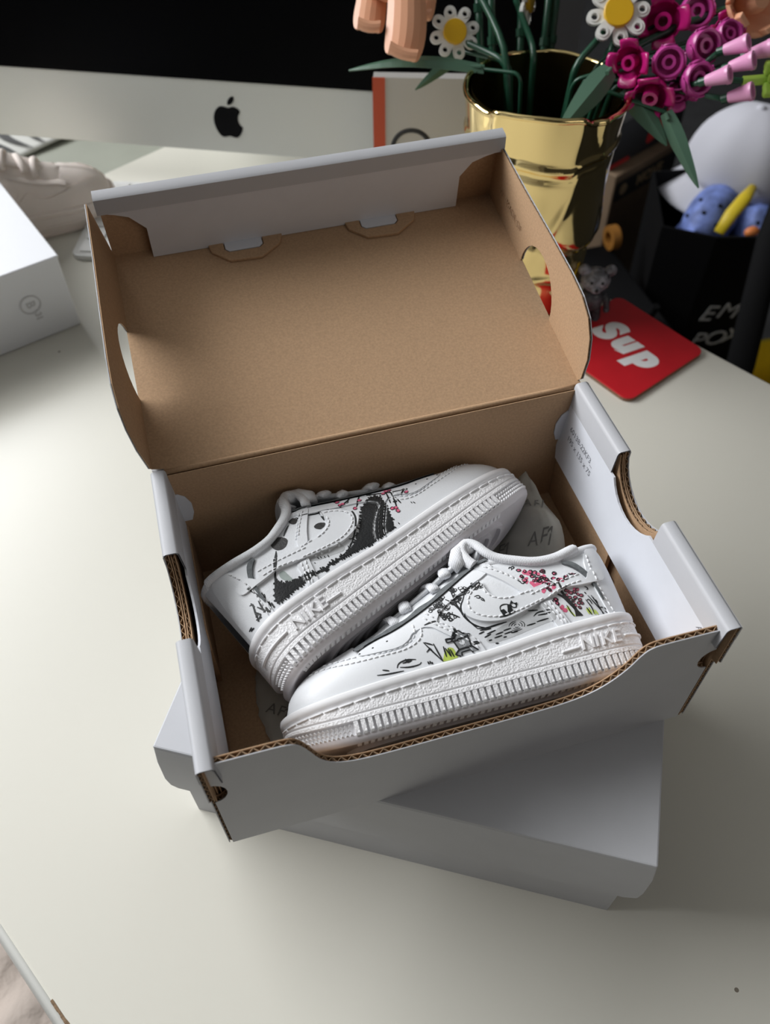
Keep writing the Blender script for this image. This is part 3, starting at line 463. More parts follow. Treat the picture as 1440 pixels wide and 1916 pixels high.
def build_sneaker(e, sy, full=True, paint=None, nike=1, one=None):
    """all parts of one sneaker under the Empty e; local X heel->toe, Z up, lateral side = sy*Y; one = single material for a plain cast"""
    def fin(g, name, mats, smooth=True, sharp=None, parent=None, weld=False):
        if sy < 0: g.v = [(x, -y, z) for x, y, z in g.v]
        if one: mats = [one]*len(mats)
        return g.obj(name, mats, parent or e, smooth=smooth, sharp=sharp, weld=weld)
    # ---- cup sole
    g = G(); n = len(OUT)
    def ring(out, zf): return [Vector((p.x+ON[i].x*out, p.y+ON[i].y*out, zf(p.x))) for i, p in enumerate(OUT)]
    prof = [(-4.5, lambda x: lipz(x)-1.2, 0), (-1.6, lambda x: lipz(x)-.2, 0), (-0.6, lambda x: lipz(x), 0), (0.15, lambda x: lipz(x)-.5, 0), (0.45, lambda x: lipz(x)-1.5, 0), (0.35, lambda x: lipz(x)-2.9, 0), (-0.2, lambda x: lipz(x)-3.6, 0),
            (-0.55, lambda x: lipz(x)-3.9, 0), (-0.5, lambda x: lipz(x)-4.5, 0), (-0.05, lambda x: lipz(x)-4.8, 1), (0.05, lambda x: (lipz(x)-4.8)*.5+5.2+spring(x)*.5, 1), (0.1, lambda x: 10.6+spring(x)*.8, 1), (-0.35, lambda x: 10.3+spring(x)*.8, 0), (-0.35, lambda x: 9.9+spring(x)*.8, 0), (0.15, lambda x: 9.5+spring(x)*.8, 1),
            (0.2, lambda x: 8.0+spring(x), 1), (-1.7, lambda x: 7.7+spring(x), 0), (-1.7, lambda x: 3.2+spring(x), 0), (-0.6, lambda x: 2.8+spring(x), 0), (-0.9, lambda x: 1.6+spring(x), 2), (-1.8, lambda x: 0.4+spring(x), 2), (-2.8, lambda x: 0.0+spring(x), 2)]
    rows = [ring(o, zf) for o, zf, _ in prof]
    for i in range(len(rows)-1): g.grid([rows[i], rows[i+1]], prof[i+1][2] if prof[i+1][2] == prof[i][2] else (0 if prof[i+1][2] != 2 else 2), wrap=True)
    # bottom: concentric tread rings
    cen = Vector((70, 0, 0)); base = rows[-1]; last = base
    lv = [(.965, 0.5), (.74, 0.5)]
    for k in range(6): f0 = .72-k*.11; lv += [(f0, .5), (f0-.008, -1.3), (f0-.040, -1.3), (f0-.048, .5)]
    for f, gr in lv+[(.08, 0.)]:
        cur = [Vector((cen.x+(p.x-cen.x)*(1-(1-f)*.92), p.y*f, gr+spring(cen.x+(p.x-cen.x)*f))) for p in base]
        g.grid([last, cur], 2, wrap=True); last = cur
    g.add(last, [tuple(range(n))], 2)
    sole = fin(g, 'cup_sole', ['rubber', 'pebble', 'sole'], sharp=38, weld=True)
    # ---- ribs of the lower sidewall, one object each sharing a mesh
    idx = [i for i in range(n) if OUT[i].y > 0]; S = [0.0]
    if full:
        lat = [(OUT[i], ON[i]) for i in idx]; arcL = [0.0]
        for (a, _), (b, _) in zip(lat, lat[1:]): arcL.append(arcL[-1]+(b-a).length)
        def at_arc(s_):
            k = 0
            while k < len(arcL)-2 and arcL[k+1] < s_: k += 1
            t = (s_-arcL[k])/(arcL[k+1]-arcL[k]); return lat[k][0].lerp(lat[k+1][0], t), lat[k][1].lerp(lat[k+1][1], t).normalized()
        gm = G(); gm.prism([(-0.82, 3.3), (0.82, 3.3), (0.82, 7.7), (-0.82, 7.7)], ((0, 0, 0), (1, 0, 0), (0, 0, 1), (0, 1, 0)), -2.1, 0.0, 0)
        gm.add([(-0.82, 0.0, 3.3), (0.82, 0.0, 3.3), (0.82, -0.6, 2.3), (-0.82, -0.6, 2.3), (-.82, -1.6, 2.3), (.82, -1.6, 2.3)], [(0, 1, 2, 3), (3, 2, 5, 4)], 0)
        gm.add([(-0.82, -1.2, 1.9), (0.82, -1.2, 1.9), (1.9, -7.0, -.35), (.3, -7.0, -.35), (-0.82, -1.2, 2.9), (0.82, -1.2, 2.9), (1.9, -7.0, .9), (.3, -7.0, .9)], [(0, 1, 2, 3), (0, 4, 5, 1), (1, 5, 6, 2), (2, 6, 7, 3), (3, 7, 4, 0)], 0)
        me = gm.mesh('rib', [one or 'pebble']); s_ = 0; cnt = 0
        x_toe = 121.0; s_ = 0.0
        while at_arc(s_)[0].x > x_toe: s_ += .3
        s_start = s_
        while s_ < arcL[-1]-7 :
            p, nn = at_arc(s_)
            if p.x < (2.5 if nike == 1 else 6.5) and p.y < (8 if nike == 1 else 18): break
            o = bpy.data.objects.new('rib', me); COL.objects.link(o); o.parent = e
            t = Vector((nn.y, -nn.x, 0)); Y_ = nn
            pos = Vector((p.x+nn.x*0.3, p.y+nn.y*0.3, spring(p.x)))
            if sy > 0: Mx = Matrix(((t.x, Y_.x, 0, pos.x*MM), (t.y, Y_.y, 0, pos.y*MM), (0, 0, 1, pos.z*MM), (0, 0, 0, 1)))
            else: Mx = Matrix(((-t.x, Y_.x, 0, pos.x*MM), (t.y, -Y_.y, 0, -pos.y*MM), (0, 0, 1, pos.z*MM), (0, 0, 0, 1)))
            o.matrix_local = Mx; s_ += 2.72
        # studs round the toe (and the heel of the second shoe)
        gs = G()
        def studs(a, b):
            q = a; row = 0
            while q < b:
                p, nn = at_arc(q); t = Vector((nn.y, -nn.x, 0))
                for j in range(3):
                    c = p+nn*(-.75)+t*(.55*(j % 2)); c.z = 3.4+j*1.65+spring(p.x)
                    gs.add([c-t*.75+Vector((0,0,-.6)), c+t*.75+Vector((0,0,-.6)), c+Vector((0,0,.75)), c+nn*1.0], [(0,1,3),(1,2,3),(2,0,3)])
                q += 1.75
        studs(0.3, s_start-1.2)
        studs(s_, arcL[-1]-.5)
        tag(fin(gs, 'toe_studs', ['rubber'], smooth=False), kind='stuff')
        # stitched welt just under the lip
        gw = G(); q = 3.0
        while q < arcL[-1]-6:
            pts = []
            for u_ in (0, 1.3, 2.6, 3.9, 5.2): p, nn = at_arc(q+u_); pts.append(Vector((p.x+nn.x*(-.12 if u_ in (0, 5.2) else .12), p.y+nn.y*(-.12 if u_ in (0, 5.2) else .12), lipz(p.x)-5.0)))
            gw.tube(pts, 0.55, 6, flat=.7, up=(0, 0, 1)); q += 6.1
        tag(fin(gw, 'welt_stitching', ['rubber']), kind='stuff')
        # raised lettering on the heel sidewall
        def side_text(txt, size, X0, zc, ext):
            vs, fs = text_mesh(txt, size, extrude=ext, shear=0.12, bold=0.06, spacing=1.05); s0 = 0
            while at_arc(s0)[0].x > X0: s0 += .2
            out = []
            for x, y, z in vs:
                p, nn = at_arc(min(max(s0+x*nike, 0), arcL[-1])); out.append((p.x+nn.x*(0.1+z+ext), p.y+nn.y*(0.1+z+ext), zc+y))
            gt = G(); gt.add(out, fs); return gt
        for dx, ch in ((-6.1, 'N'), (-2.3, 'I'), (1.8, 'K'), (6.3, 'E')):
            gt = side_text(ch, 7.4, (20.5 if nike == 1 else 22)-dx*nike, 14.4, 0.42)
            fin(gt, 'raised_letter', ['rubber'], smooth=False)
        def bar(Xa, Xb, za, zb):
            gb = G(); q = 0; pts = []
            while q < arcL[-1]-.2:
                p, nn = at_arc(q)
                if Xb <= p.x <= Xa and p.y > 0: t = (Xa-p.x)/(Xa-Xb); pts.append(Vector((p.x+nn.x*.25, p.y+nn.y*.25, za+(zb-za)*t)))
                q += .5
            if len(pts) > 2: gb.tube(pts, 0.75, 6, up=(0, 0, 1), flat=0.8); fin(gb, 'raised_bar', ['rubber'])
        bar(37.5, 29.5, 13.2, 13.6); bar(10.5, -1.2, 14.2, 14.6)
    # ---- upper shell
    g = G(); xs = [0.25, .8, 1.6, 2.6, 4, 6, 8.5, 11.5, 15, 19, 23, 28, 33, 38, 43, 47, 50, 52, 54, 57, 60, 64, 69, 74, 79, 84, 89, 94, 99, 104, 109, 114, 119, 123, 127, 130.5, 133.5, 136, 138, 140, 141.6, 142.9, 143.9, 144.6, 145.1, 145.4]
    rows = []
    for X in xs:
        H_ = pch(X, HX, HY); zr = pch(X, ZX, ZY) if X < 113 else H_; smax = min(1.0, (zr-ZB)/(H_-ZB)); ph = math.asin(smax) if X < 113 else math.pi/2
        if 113 > X > 100: ph = min(math.pi/2, ph)
        w = hwU(X); half = []
        for i in range(19):
            s = math.sin(ph*i/18); half.append((w*(1-min(1, s**2.5))**.5, ZB+(H_-ZB)*s))
        half[0] = (half[0][0], ZB)
        if X < 53:
            y, z = half[-1]; inn = [(max(0, y-1.5), z+.6), (max(0, y-3.2), z-1.5), (max(0, y-3.6), z-9), (max(0, y-3.6), 34), (max(0, (y-4)*.5), 30), (0, 29.5)]
            xi = [X, max(X, 3), max(X, 4.5), max(X, 5), max(X, 5.5), max(X, 6)]
        else:
            inn = []
            for i in range(1, 7):
                a = ph+(math.pi/2-ph)*i/6; s = math.sin(a); inn.append((w*max(0, 1-s**2.5)**.5 if i < 6 else 0, ZB+(H_-ZB)*s-0.8*math.sin(math.pi*i/6 if i < 6 else 0)))
            xi = [X]*6
        lat = [(X, y, z) for y, z in half]+[(xi[i], inn[i][0], inn[i][1]) for i in range(6)]
        med = [(a, -b, c) for a, b, c in lat[:-1]][::-1]; rows.append(lat+med)
    g.grid(rows)
    g.add(rows[-1], [tuple(range(len(rows[-1])))]); fin(g, 'upper', ['leather'], weld=True)
    # ---- padded collar rim and heel
    path = []
    for X in (54, 50, 46, 42, 37, 32, 27, 22, 17, 12, 8, 5, 3, 2): path.append(surf(X, pch(X, ZX, ZY)-.2, -1.2))
    path = [Vector(p) for p in path]; path = path+[Vector((1.4, 0, 58.4))]+[Vector((p.x, -p.y, p.z)) for p in path[::-1]]
    g = G(); g.tube(smooth_path(path, 2), 2.3, 10); fin(g, 'collar_rim', ['lining'])
    # ---- panels on both sides
    for nm, poly, off, mt in (('toe_panel', MUD, 0.55, 'leather2'), ('eyestay', EYE, 0.75, 'leather2'), ('heel_counter', COUNTER, 0.7, 'leather2'), ('ankle_strap', STRAP, 1.0, 'leather2'), ('heel_strap', HEELSTRAP, 0.8, 'leather2'), ('swoosh', SWOOSH, 1.6, 'leather2')):
        g = G(); patch(g, poly, off, m=0, ms=0); fin(g, nm, [mt], sharp=35, weld=True)
    g = G()
    for nm, poly in (('toe_panel', MUD), ('eyestay', EYE), ('swoosh', SWOOSH)):
        g = G(); patch(g, poly, 0.9); g.v = [(x, -y, z) for x, y, z in g.v]; fin(g, nm, ['leather2'], sharp=35, weld=True)
    # grey cut edge along the lacing and round the heel tab
    ee = [(113.5, 33.9), (106, 36.8), (97.2, 38.5), (86.2, 42.9), (75.3, 48.1), (64.3, 54.5), (55.5, 58.7), (51.0, 59.6)]
    g = G(); q = resample(smooth_path(ee, 2), 1.0); up_ = []; dn = []; d2 = []
    for i, p in enumerate(q):
        t = (q[min(i+1, len(q)-1)]-q[max(i-1, 0)]).normalized(); nn = Vector((t.y, -t.x)); nn = -nn if nn.y < 0 else nn
        wv = 0.35*math.sin(i*.45); up_.append(surf(p.x, p.y, 1.5)); dn.append(surf(*(p+nn*(2.3+wv)), 0.9)); d2.append(surf(*(p+nn*(2.6+wv)), -0.6))
    g.grid([up_, dn, d2]); fin(g, 'cut_edge', ['cut'])
    g = G(); patch(g, sm2([(22.7, 50.2), (20.8, 50.8), (17.7, 49.4), (15.1, 45.4), (13.6, 41.8), (12.8, 36.2), (12.2, 30.5), (13.0, 30.3), (13.8, 36.4), (15.2, 41.2), (16.8, 44.5), (19.7, 48.0)], 1, True), 1.15, step=1.0); fin(g, 'heel_tab_edge', ['cut'])
    # ---- tongue and laces
    g = G(); rows = []
    for X, z, w in ((106, 43.5, 7), (95, 50.5, 8.5), (85, 55.8, 9.5), (75, 61.0, 10), (66, 66.0, 11), (59, 70.5, 12), (54.5, 73.5, 12), (52.5, 74.5, 11), (51.0, 73.5, 10.5), (51.5, 70, 10.5), (54, 66, 10)):
        rows.append([(X, w*math.sin(a), z-(3.2 if nike < 0 else 4.4)*min(1, (106-X)/12+.3)-3.2*(1-math.cos(a))+3.2*min(1, (106-X)/12+.3)) for a in np.linspace(-1.5, 1.5, 13)])
    g.grid(rows); o = fin(g, 'tongue', ['leather']); so = o.modifiers.new('thickness', 'SOLIDIFY'); so.thickness = 2.0*MM; so.offset = -1
    for k, (X, z) in enumerate(((97, 48.6), (87.5, 53.6), (77.5, 58.8), (67.5, 64.0))):
        g = G(); pts = []
        for i in range(17):
            a = -1.35+2.7*i/16; yy = 12.5*math.sin(a)/math.sin(1.35); zz = z+(1.2 if nike < 0 else .2)-(8.5 if yy > 0 else 11)*(1-math.cos(a))*0.9; pts.append(Vector((X+2.2*math.sin(a*1.0)*(1 if k % 2 else -1), yy, zz)))
        g.tube(pts, 2.6, 8, flat=0.55, up=(0, 0, 1)); fin(g, 'lace', ['lining'])
    g = G(); lp_ = [surf(57, 58.5, 1.5), Vector((59.5, 13.5, 63)), Vector((60, 11, 68.5)), Vector((56.5, 9.5, 72.5)), Vector((52.5, 11, 70)), Vector((50.5, 13.5, 64.5)), surf(47, 60.0, 1.2), surf(40, 56.5, 1.2), surf(33, 53.5, 1.2), surf(24, 53.0, 1.2)]+([surf(17, 54.8, 1.5), Vector((14.2, 15.6, 56.4))] if nike == 1 else [surf(17, 54.3, 1.0), surf(11, 55.6, .8), surf(6, 57.0, .6), surf(3.4, 57.8, .2)])
    rad = [2.6]*len(smooth_path(lp_, 2)); g.tube(smooth_path(lp_, 2), rad, 9, flat=.75); fin(g, 'lace_end', ['lining'])
    g = G(); g.tube([Vector((62, 12.5, 60.5)), Vector((63.5, 12.2, 64)), Vector((61, 10.5, 69)), Vector((57, 9.5, 72)), Vector((56, 11, 67))], [3.2, 3.8, 3.6, 3.0, 2.4], 9, flat=.6); fin(g, 'lace_loop', ['lining'])
    if not full: return
    # ---- stitching
    for k in ('A_stitch_toe', 'A_stitch_vamp', 'A_stitch_swoosh', 'A_stitch_strap'):
        g = G()
        for l in PAINT[k]: stitches(g, l)
        if k == 'A_stitch_swoosh': stitches(g, [(36, 35.6), (30, 38.2), (24, 39.6), (18, 40)]); stitches(g, [(40.5, 39.2), (33, 40.8), (26, 42.0), (18, 43)])
        if k == 'A_stitch_vamp': stitches(g, [(84.5, 41), (82, 37.5), (76, 32.3), (69.5, 26), (67.3, 22.5)])
        if k == 'A_stitch_strap': stitches(g, [(36.5, 34.5), (31.6, 23.5)]); stitches(g, [(34.5, 34.8), (30.4, 23.8)]); stitches(g, [(10.5, 52), (12.6, 42), (11.6, 32), (10, 24)])
        tag(fin(g, 'stitching', ['inkgrey' if (nike < 0 and k == 'A_stitch_vamp') else 'thread'], smooth=True), kind='stuff')
    g = G()
    for X, Z_ in ((107, 33.8), (101, 35.0), (112.5, 32.8)): g.ball(surf(X, Z_, .62), 0.55, 8, sc=(1, .4, 1))
    tag(fin(g, 'lace_holes', ['ink']), kind='stuff')
    # ---- hand-painted pictures
    paint(fin)
def scribble(g, c, r, rnd, m, w=.42, n=3):
    for _ in range(n):
        a = rnd.uniform(0, 6.28); x, z = c[0]+rnd.uniform(-r, r)*.7, c[1]+rnd.uniform(-r, r)*.5; pts = []
        for i in range(7): pts.append((x+r*.55*math.cos(a+i*1.15)*(1-.08*i)+i*.10, z+r*.38*math.sin(a+i*1.15))) 
        stroke(g, pts, w, m)
def blob(g, c, rx, rz, m, rnd, lift=.1):
    pts = []; a0 = rnd.uniform(0, 6.28)
    for i in range(9):
        a = 2*math.pi*i/9; k = rnd.uniform(.75, 1.15); x, z = rx*k*math.cos(a), rz*k*math.sin(a); pts.append((c[0]+x*math.cos(a0)-z*math.sin(a0), c[1]+x*math.sin(a0)+z*math.cos(a0)))
    patch(g, pts, lift, None, .8, m, fixed=False)
def ell(c, rx, rz, a0, a1, n=14): return [(c[0]+rx*math.cos(math.radians(a0+(a1-a0)*i/n)), c[1]+rz*math.sin(math.radians(a0+(a1-a0)*i/n))) for i in range(n+1)]
def paint_garden(fin):
    P = PAINT; rnd = random.Random(5)
    g = G(); patch(g, sm2(P['A_wash'][0], 1, True), .06, None, 1.2, 0, fixed=False); fin(g, 'painted_pond', ['washgrey'])
    g = G()
    for l in P['A_water']: stroke(g, l, .62)
    for rx, rz in ((1.1, .7), (2.2, 1.4), (3.2, 2.0)):
        for a in (10, 130, 240): stroke(g, ell(P['A_ripple'][0][0], rx, rz, a, a+85, 7), .34)
    fin(g, 'painted_ripples', ['ink'])
    g = G()
    for l in P['A_tree']: stroke(g, l, .75)
    for c in P['A_foliage'][0]: scribble(g, c, 2.0, rnd, 0, .38, 4)
    fin(g, 'painted_pine', ['ink'])
    g = G()
    for f in P['A_pagoda_fill']: patch(g, f, .2, None, .45, 0, fixed=False)
    for f in P['A_pagoda_dark']: patch(g, f, .22, None, .45, 1, fixed=False)
    c = P['A_pagoda_win'][0][0]; patch(g, ell(c, 1.05, .95, 0, 336, 11), .3, None, .4, 2, fixed=False)
    for l in P['A_pagoda']: stroke(g, l, .58, 1, .36, False, 0)
    fin(g, 'painted_pagoda', ['paintgrey', 'ink', 'leather2'])
    g = G(); patch(g, P['A_green'][0], .08, None, .9, 0, fixed=False)
    for l in P['A_grass']: stroke(g, l, .62, 1, .18, True, 0)
    fin(g, 'painted_grass', ['limepaint', 'ink'])
    g = G()
    for f in P['A_pandablack']: c_ = (sum(q[0] for q in f)/len(f), sum(q[1] for q in f)/len(f)); patch(g, [(c_[0]+(x-c_[0])*1.55, c_[1]+(z-c_[1])*1.4) for x, z in f], .3, None, .35, 0, fixed=False)
    for l in P['A_pandaline']: stroke(g, l, .5, sm=1)
    for l in P['A_curl']: stroke(g, l, .48)
    fin(g, 'painted_panda', ['ink'])
    g = G()
    for c in P['A_blossom_pink'][0]: blob(g, c, 1.25, .95, 0, rnd, .07)
    for c in P['A_blossom'][0]:
        blob(g, c, 1.0, .75, 0, rnd, .10)
        for _ in range(2): stroke(g, ell((c[0]+rnd.uniform(-.4, .4), c[1]+rnd.uniform(-.4, .4)), rnd.uniform(.6, 1.1), rnd.uniform(.5, .85), rnd.uniform(0, 360), rnd.uniform(0, 360)+240, 8), .42, 1, .2)
    for c in P['A_blossom_b'][0]:
        blob(g, c, .95, .75, 2, rnd, .1); stroke(g, ell(c, rnd.uniform(.6, 1.0), .7, rnd.uniform(0, 300), 500, 8), .34, 3, .2)
    patch(g, P['A_trunkfill'][0], .1, None, .8, 3, fixed=False)
    for i, l in enumerate(P['A_trunk']): stroke(g, l, 1.3 if i < 2 else .6, 3, .16)
    fin(g, 'painted_blossom_tree', ['pink', 'ink', 'pinkdark', 'inkgrey'])
    g = G()
    for l in P['A_grassg']: stroke(g, l, .7, 0, .14)
    for l in P['A_grassb']: stroke(g, l, .5, 1, .18)
    fin(g, 'painted_reeds', ['limepaint', 'ink'])
def paint_cliff(fin):
    P = PAINT; rnd = random.Random(9)
    g = G()
    for k, m_ in (('B_washg', 1), ('B_washl', 0)):
        for f in P[k]: patch(g, sm2(f, 1, True), .06, None, 1.0, m_, fixed=False)
    fin(g, 'painted_wash', ['washgrey', 'washgreen'])
    g = G(); cl = P['B_cliff'][0]; patch(g, cl, .2, None, .6, 0, fixed=False)
    q = resample([(a, b) for a, b in cl], .8, closed=True)
    for i, p in enumerate(q):
        t = (q[(i+1) % len(q)]-q[i-1]).normalized(); nn = Vector((-t.y, t.x)); nn = nn if not inside(tuple(p+nn*.5), cl) else -nn
        if p.y < 23.0: continue
        L_ = rnd.uniform(.3, 1.5); dv = (nn+t*rnd.uniform(-.7, .7)).normalized(); stroke(g, [tuple(p-nn*.5), tuple(p+dv*L_*.5), tuple(p+dv*L_)], .8, 0, .12)
    fin(g, 'painted_cliff', ['ink', 'paintgrey'])
    g = G()
    for l in P['B_vine']: stroke(g, l, .8)
    for l in P['B_tick']: stroke(g, l, .45)
    for f in P['B_leafblob']: patch(g, sm2(f, 1, True), .14, None, .9, 1, fixed=False)
    for f in P['B_leafblob']:
        c = (sum(a for a, b in f)/len(f), sum(b for a, b in f)/len(f)); scribble(g, c, 2.2, rnd, 0, .4, 3)
    for _ in range(16): 
        a = P['B_vine'][3][rnd.randrange(7, len(P['B_vine'][3]))]; stroke(g, [(a[0], a[1]), (a[0]+rnd.uniform(-1.6, 1.6), a[1]+rnd.uniform(-.3, 1.6))], .5)
    fin(g, 'painted_vine', ['ink', 'inkgrey'])
    g = G()
    for l in P['B_bamboo']: stroke(g, l, .68, sm=0)
    fin(g, 'painted_bamboo', ['ink'])
    g = G()
    for l in P['B_branch']: stroke(g, l, .75)
    for c in P['B_pinkflower'][0]:
        blob(g, c, 1.1, .9, 1, rnd, .14); stroke(g, ell(c, 1.0, .8, rnd.uniform(0, 200), 330, 8), .3, 0, .22)
    for l in P['B_branch'][:3]:
        for p in l: scribble(g, p, 1.2, rnd, 0, .4, 2)
    fin(g, 'painted_branch', ['ink', 'pink'])
S1 = dict(O=(177.55654,9.19853,105.11512), X=(-0.99995,0.01047,0.00000), Y=(-0.00236,-0.22494,0.97437), Z=(0.01020,0.97432,0.22495))
S2 = dict(O=(35.45111,39.17864,110.20311), X=(0.89191,0.45191,-0.01658), Y=(-0.07287,0.10744,-0.99154), Z=(-0.44630,0.88557,0.12876))
sh1 = thing('sneaker', 'white leather sneaker in front, painted with pagoda, panda and pink blossom tree', 'sneaker', mtx(S1['O'], S1['X'], S1['Y'], S1['Z']), 'sneakers in the open box')
build_sneaker(sh1, 1, True, paint_garden, 1)
sh2 = thing('sneaker', 'white leather sneaker behind, painted with black cliff and bamboo, sole facing out', 'sneaker', mtx(S2['O'], S2['X'], S2['Y'], S2['Z']), 'sneakers in the open box')
build_sneaker(sh2, -1, True, paint_cliff, -1)

# ================================================================== tissue paper in the box
def tissue_z(x, y):
    z = 3.9+.7*math.sin(x*.11+y*.05)*math.sin(y*.13)+.4*math.sin(x*.31+1)*math.sin(y*.23)
    k = max(0, min(1, (x-146)/26))*max(0, min(1, (y-66)/34)); z += 26*k*k*(3-2*k)+2.2*k*math.sin(x*.45+y*.2)
    k2 = max(0, 1-((x-30)/16)**2)*max(0, min(1, (y-92)/22)); z += 12*max(0, k2)
    return z
ts = thing('tissue_paper', 'crumpled grey tissue sheet printed AF1 under the two sneakers', 'tissue paper', mtx((0, 0, 78)))
g = G(); rows = []; rnd = random.Random(4)
for i in range(40):
    y = 6+i*(119/39); rows.append([(24+j*(150/49)+(rnd.uniform(-.6, .6)+2.5*math.sin(y*.09))*(1 if j in (0, 49) else 0), y, tissue_z(24+j*150/49, y)+rnd.uniform(-.25, .25)) for j in range(50)])
g.grid(rows); o = g.obj('sheet', ['tissue'], ts, smooth=True); so = o.modifiers.new('thickness', 'SOLIDIFY'); so.thickness = 0.15*MM
def print_on_tissue(cx, cy, ang, size=7.0):
    vs, fs = text_mesh('AF', size, spacing=1.15, res=1); g = G(); a = math.radians(ang); out = []
    vs = [(x-.2*size, y, z) for x, y, z in vs]; k_ = len(vs); x0 = .52*size; h_ = .36*size; vs += [(x0, -h_, 0), (x0+.1*size, -h_, 0), (x0+.1*size, h_, 0), (x0, h_, 0), (x0-.17*size, h_-.14*size, 0), (x0-.17*size, h_-.26*size, 0), (x0, h_-.14*size, 0)]; fs = list(fs)+[(k_, k_+1, k_+2, k_+3), (k_+3, k_+4, k_+5, k_+6)]
    for x, y, z in vs:
        X = cx+x*math.cos(a)-y*math.sin(a); Y = cy+x*math.sin(a)+y*math.cos(a); out.append((X, Y, tissue_z(X, Y)+.45))
    g.add(out, fs); g.obj('printed_letters', ['print'], ts)
for c in ((33, 24, -35), (30, 48, -35), (38, 8.5, -35), (169, 108, -30), (160, 122, -30), (167, 92, -28), (158, 78, -28), (169, 76, -28), (60, 14, -35), (31, 72, -35), (150, 100, -30)): print_on_tissue(*c)

# ================================================================== coaster
M['red'] = mat('red_coaster_face', (0.52, 0.012, 0.02), 0.35, var=0.05, vscale=60)
M['cork'] = mat('brown_cork', (0.22, 0.12, 0.07), 0.9, var=0.25, vscale=700)
M['white'] = mat('white_print', (0.80, 0.80, 0.80), 0.5)
cA = Vector((31.0, -74.0, 0)).normalized(); cB = Vector((0, 0, 1)).cross(cA)     # along the word / up the word
co = thing('coaster', 'square red cork-backed coaster reading Sup beside the box lid', 'coaster', mtx((333.5, 304.5, 0), cA, cB))
def rrect(w, h, r, n=5):
    p = []
    for cx, cy, a in ((w/2-r, h/2-r, 0), (-w/2+r, h/2-r, 90), (-w/2+r, -h/2+r, 180), (w/2-r, -h/2+r, 270)): p += arc(cx, cy, r, r, a, a+90, n)
    return p
Z0 = ((0, 0, 0), (1, 0, 0), (0, 1, 0), (0, 0, 1))
g = G(); g.prism(rrect(84, 84, 7), Z0, 0.1, 2.4); g.obj('cork_back', ['cork'], co)
g = G(); g.prism(rrect(84, 84, 7), Z0, 2.4, 3.6); g.obj('red_face', ['red'], co, bevel=0.3)
for ch, x in (('S', -20), ('u', -1), ('p', 19)):
    g = G(); text_on(g, ch, 31, ((x, 4 if ch != 'p' else 2, 3.62), (1, 0, 0), (0, 1, 0), (0, 0, 1)), bold=2.3, shear=0.25, res=6); g.obj('letter', ['white'], co)

# ================================================================== bear figurine
M['bear'] = mat('grey_mottled_plastic', (0.05, 0.05, 0.06), 0.35, var=0.95, vscale=140)
M['bearl'] = mat('pale_grey_plastic', (0.20, 0.20, 0.23), 0.35, var=0.95, vscale=170)
be = thing('bear_figurine', 'tiny mottled grey and black bear figurine between gold vase and red coaster', 'figurine', rotz((322, 343, 0), -20))
for sx in (-1, 1):
    g = G(); g.tube([(sx*5, 0, .2), (sx*5, 0, 4), (sx*4.5, 0, 14)], [4.6, 4.3, 4.0], 12); g.ball((sx*5, -2, 2.2), 4.4, 10, sc=(1, 1.3, .5)); g.obj('leg', ['bear'], be, smooth=True, sharp=50)
    g = G(); g.tube([(sx*8, 0, 25), (sx*11, -1, 20), (sx*12, -3, 14)], [2.6, 2.8, 2.4], 10); g.ball((sx*12, -3, 13), 2.7, 8); g.obj('arm', ['bear'], be, smooth=True)
    g = G(); g.ball((sx*9.5, 0, 45.5), 4.8, 12, sc=(1, .6, 1)); g.obj('ear', ['bearl'], be, smooth=True)
g = G(); g.lathe([(0, 13), (6.5, 13), (8.2, 17), (8.6, 22), (7.6, 27), (5, 29), (0, 29)], n=16); g.obj('torso', ['bear'], be, smooth=True)
g = G(); g.ball((0, 0, 37.5), 10.2, 16, sc=(1.08, .95, .92)); g.ball((0, -8.5, 34.5), 4.0, 10, sc=(1.1, .8, .8)); g.obj('head', ['bearl'], be, smooth=True)
g = G(); g.ball((0, -11.8, 35.8), 1.5, 8); g.ball((-4, -8.6, 40), 1.2, 8); g.ball((4, -8.6, 40), 1.2, 8); g.obj('face', ['ink'], be, smooth=True)

# ================================================================== gold vase
def gold_material():
    m = mat('polished_gold', (0.95, 0.74, 0.34), 0.09, 1.0, bump=('noise', 30, 0.10, 2.0)); return m
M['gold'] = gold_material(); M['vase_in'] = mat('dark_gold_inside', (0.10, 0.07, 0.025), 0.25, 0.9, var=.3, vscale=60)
va = thing('gold_vase', 'shiny crumpled gold vase holding the toy flowers behind the box lid', 'vase', mtx((280, 380, 0)))
def vase_r(t, z):
    r = pch(z, [0, 4, 30, 90, 140, 160, 168], [36, 38.5, 41, 45.5, 48.5, 50.5, 51.5])
    def ridge(q, w): return math.exp(-(q/w)**2)
    ta = math.atan2(math.sin(t), math.cos(t)); sg = lambda q: 1/(1+math.exp(-max(-30, min(30, q))))
    pm = sg((ta+2.62)/.022)*sg((-1.52-ta)/.022)                      # folded panel on the front
    zf = 88-16*sg((ta+1.75)/.16)+5*math.sin(t*3+1); zs = 141-8*(ta+2.6)/1.2*pm; z2 = 38+9*math.sin(t*2-1.1)+3*math.sin(t*4+2)
    r += 4.6*sg((z-zf)/.8)*(1-.75*sg((z-zf-24)/9))-2.6*ridge(z-zf+6, 5)+2.3*ridge(z-zs, 2.0)-1.4*ridge(z-zs+5, 3)+2.0*ridge(z-z2, 3.0)-1.2*ridge(z-z2+7, 5)+3.8*pm*sg((z-128)/10)
    tt = (t+math.pi) % (2*math.pi)
    for k in range(7):
        a = k*2*math.pi/7+.35*math.sin(z*.03+k*2); d = (t-a+math.pi) % (2*math.pi)-math.pi; r += (1.9-.3*(k % 3))*math.exp(-(d*r/3.4)**2)*(0.35+.65*math.sin(z*.022+k*1.7)**2)
    return r
g = G(); rows = []; NV = 160
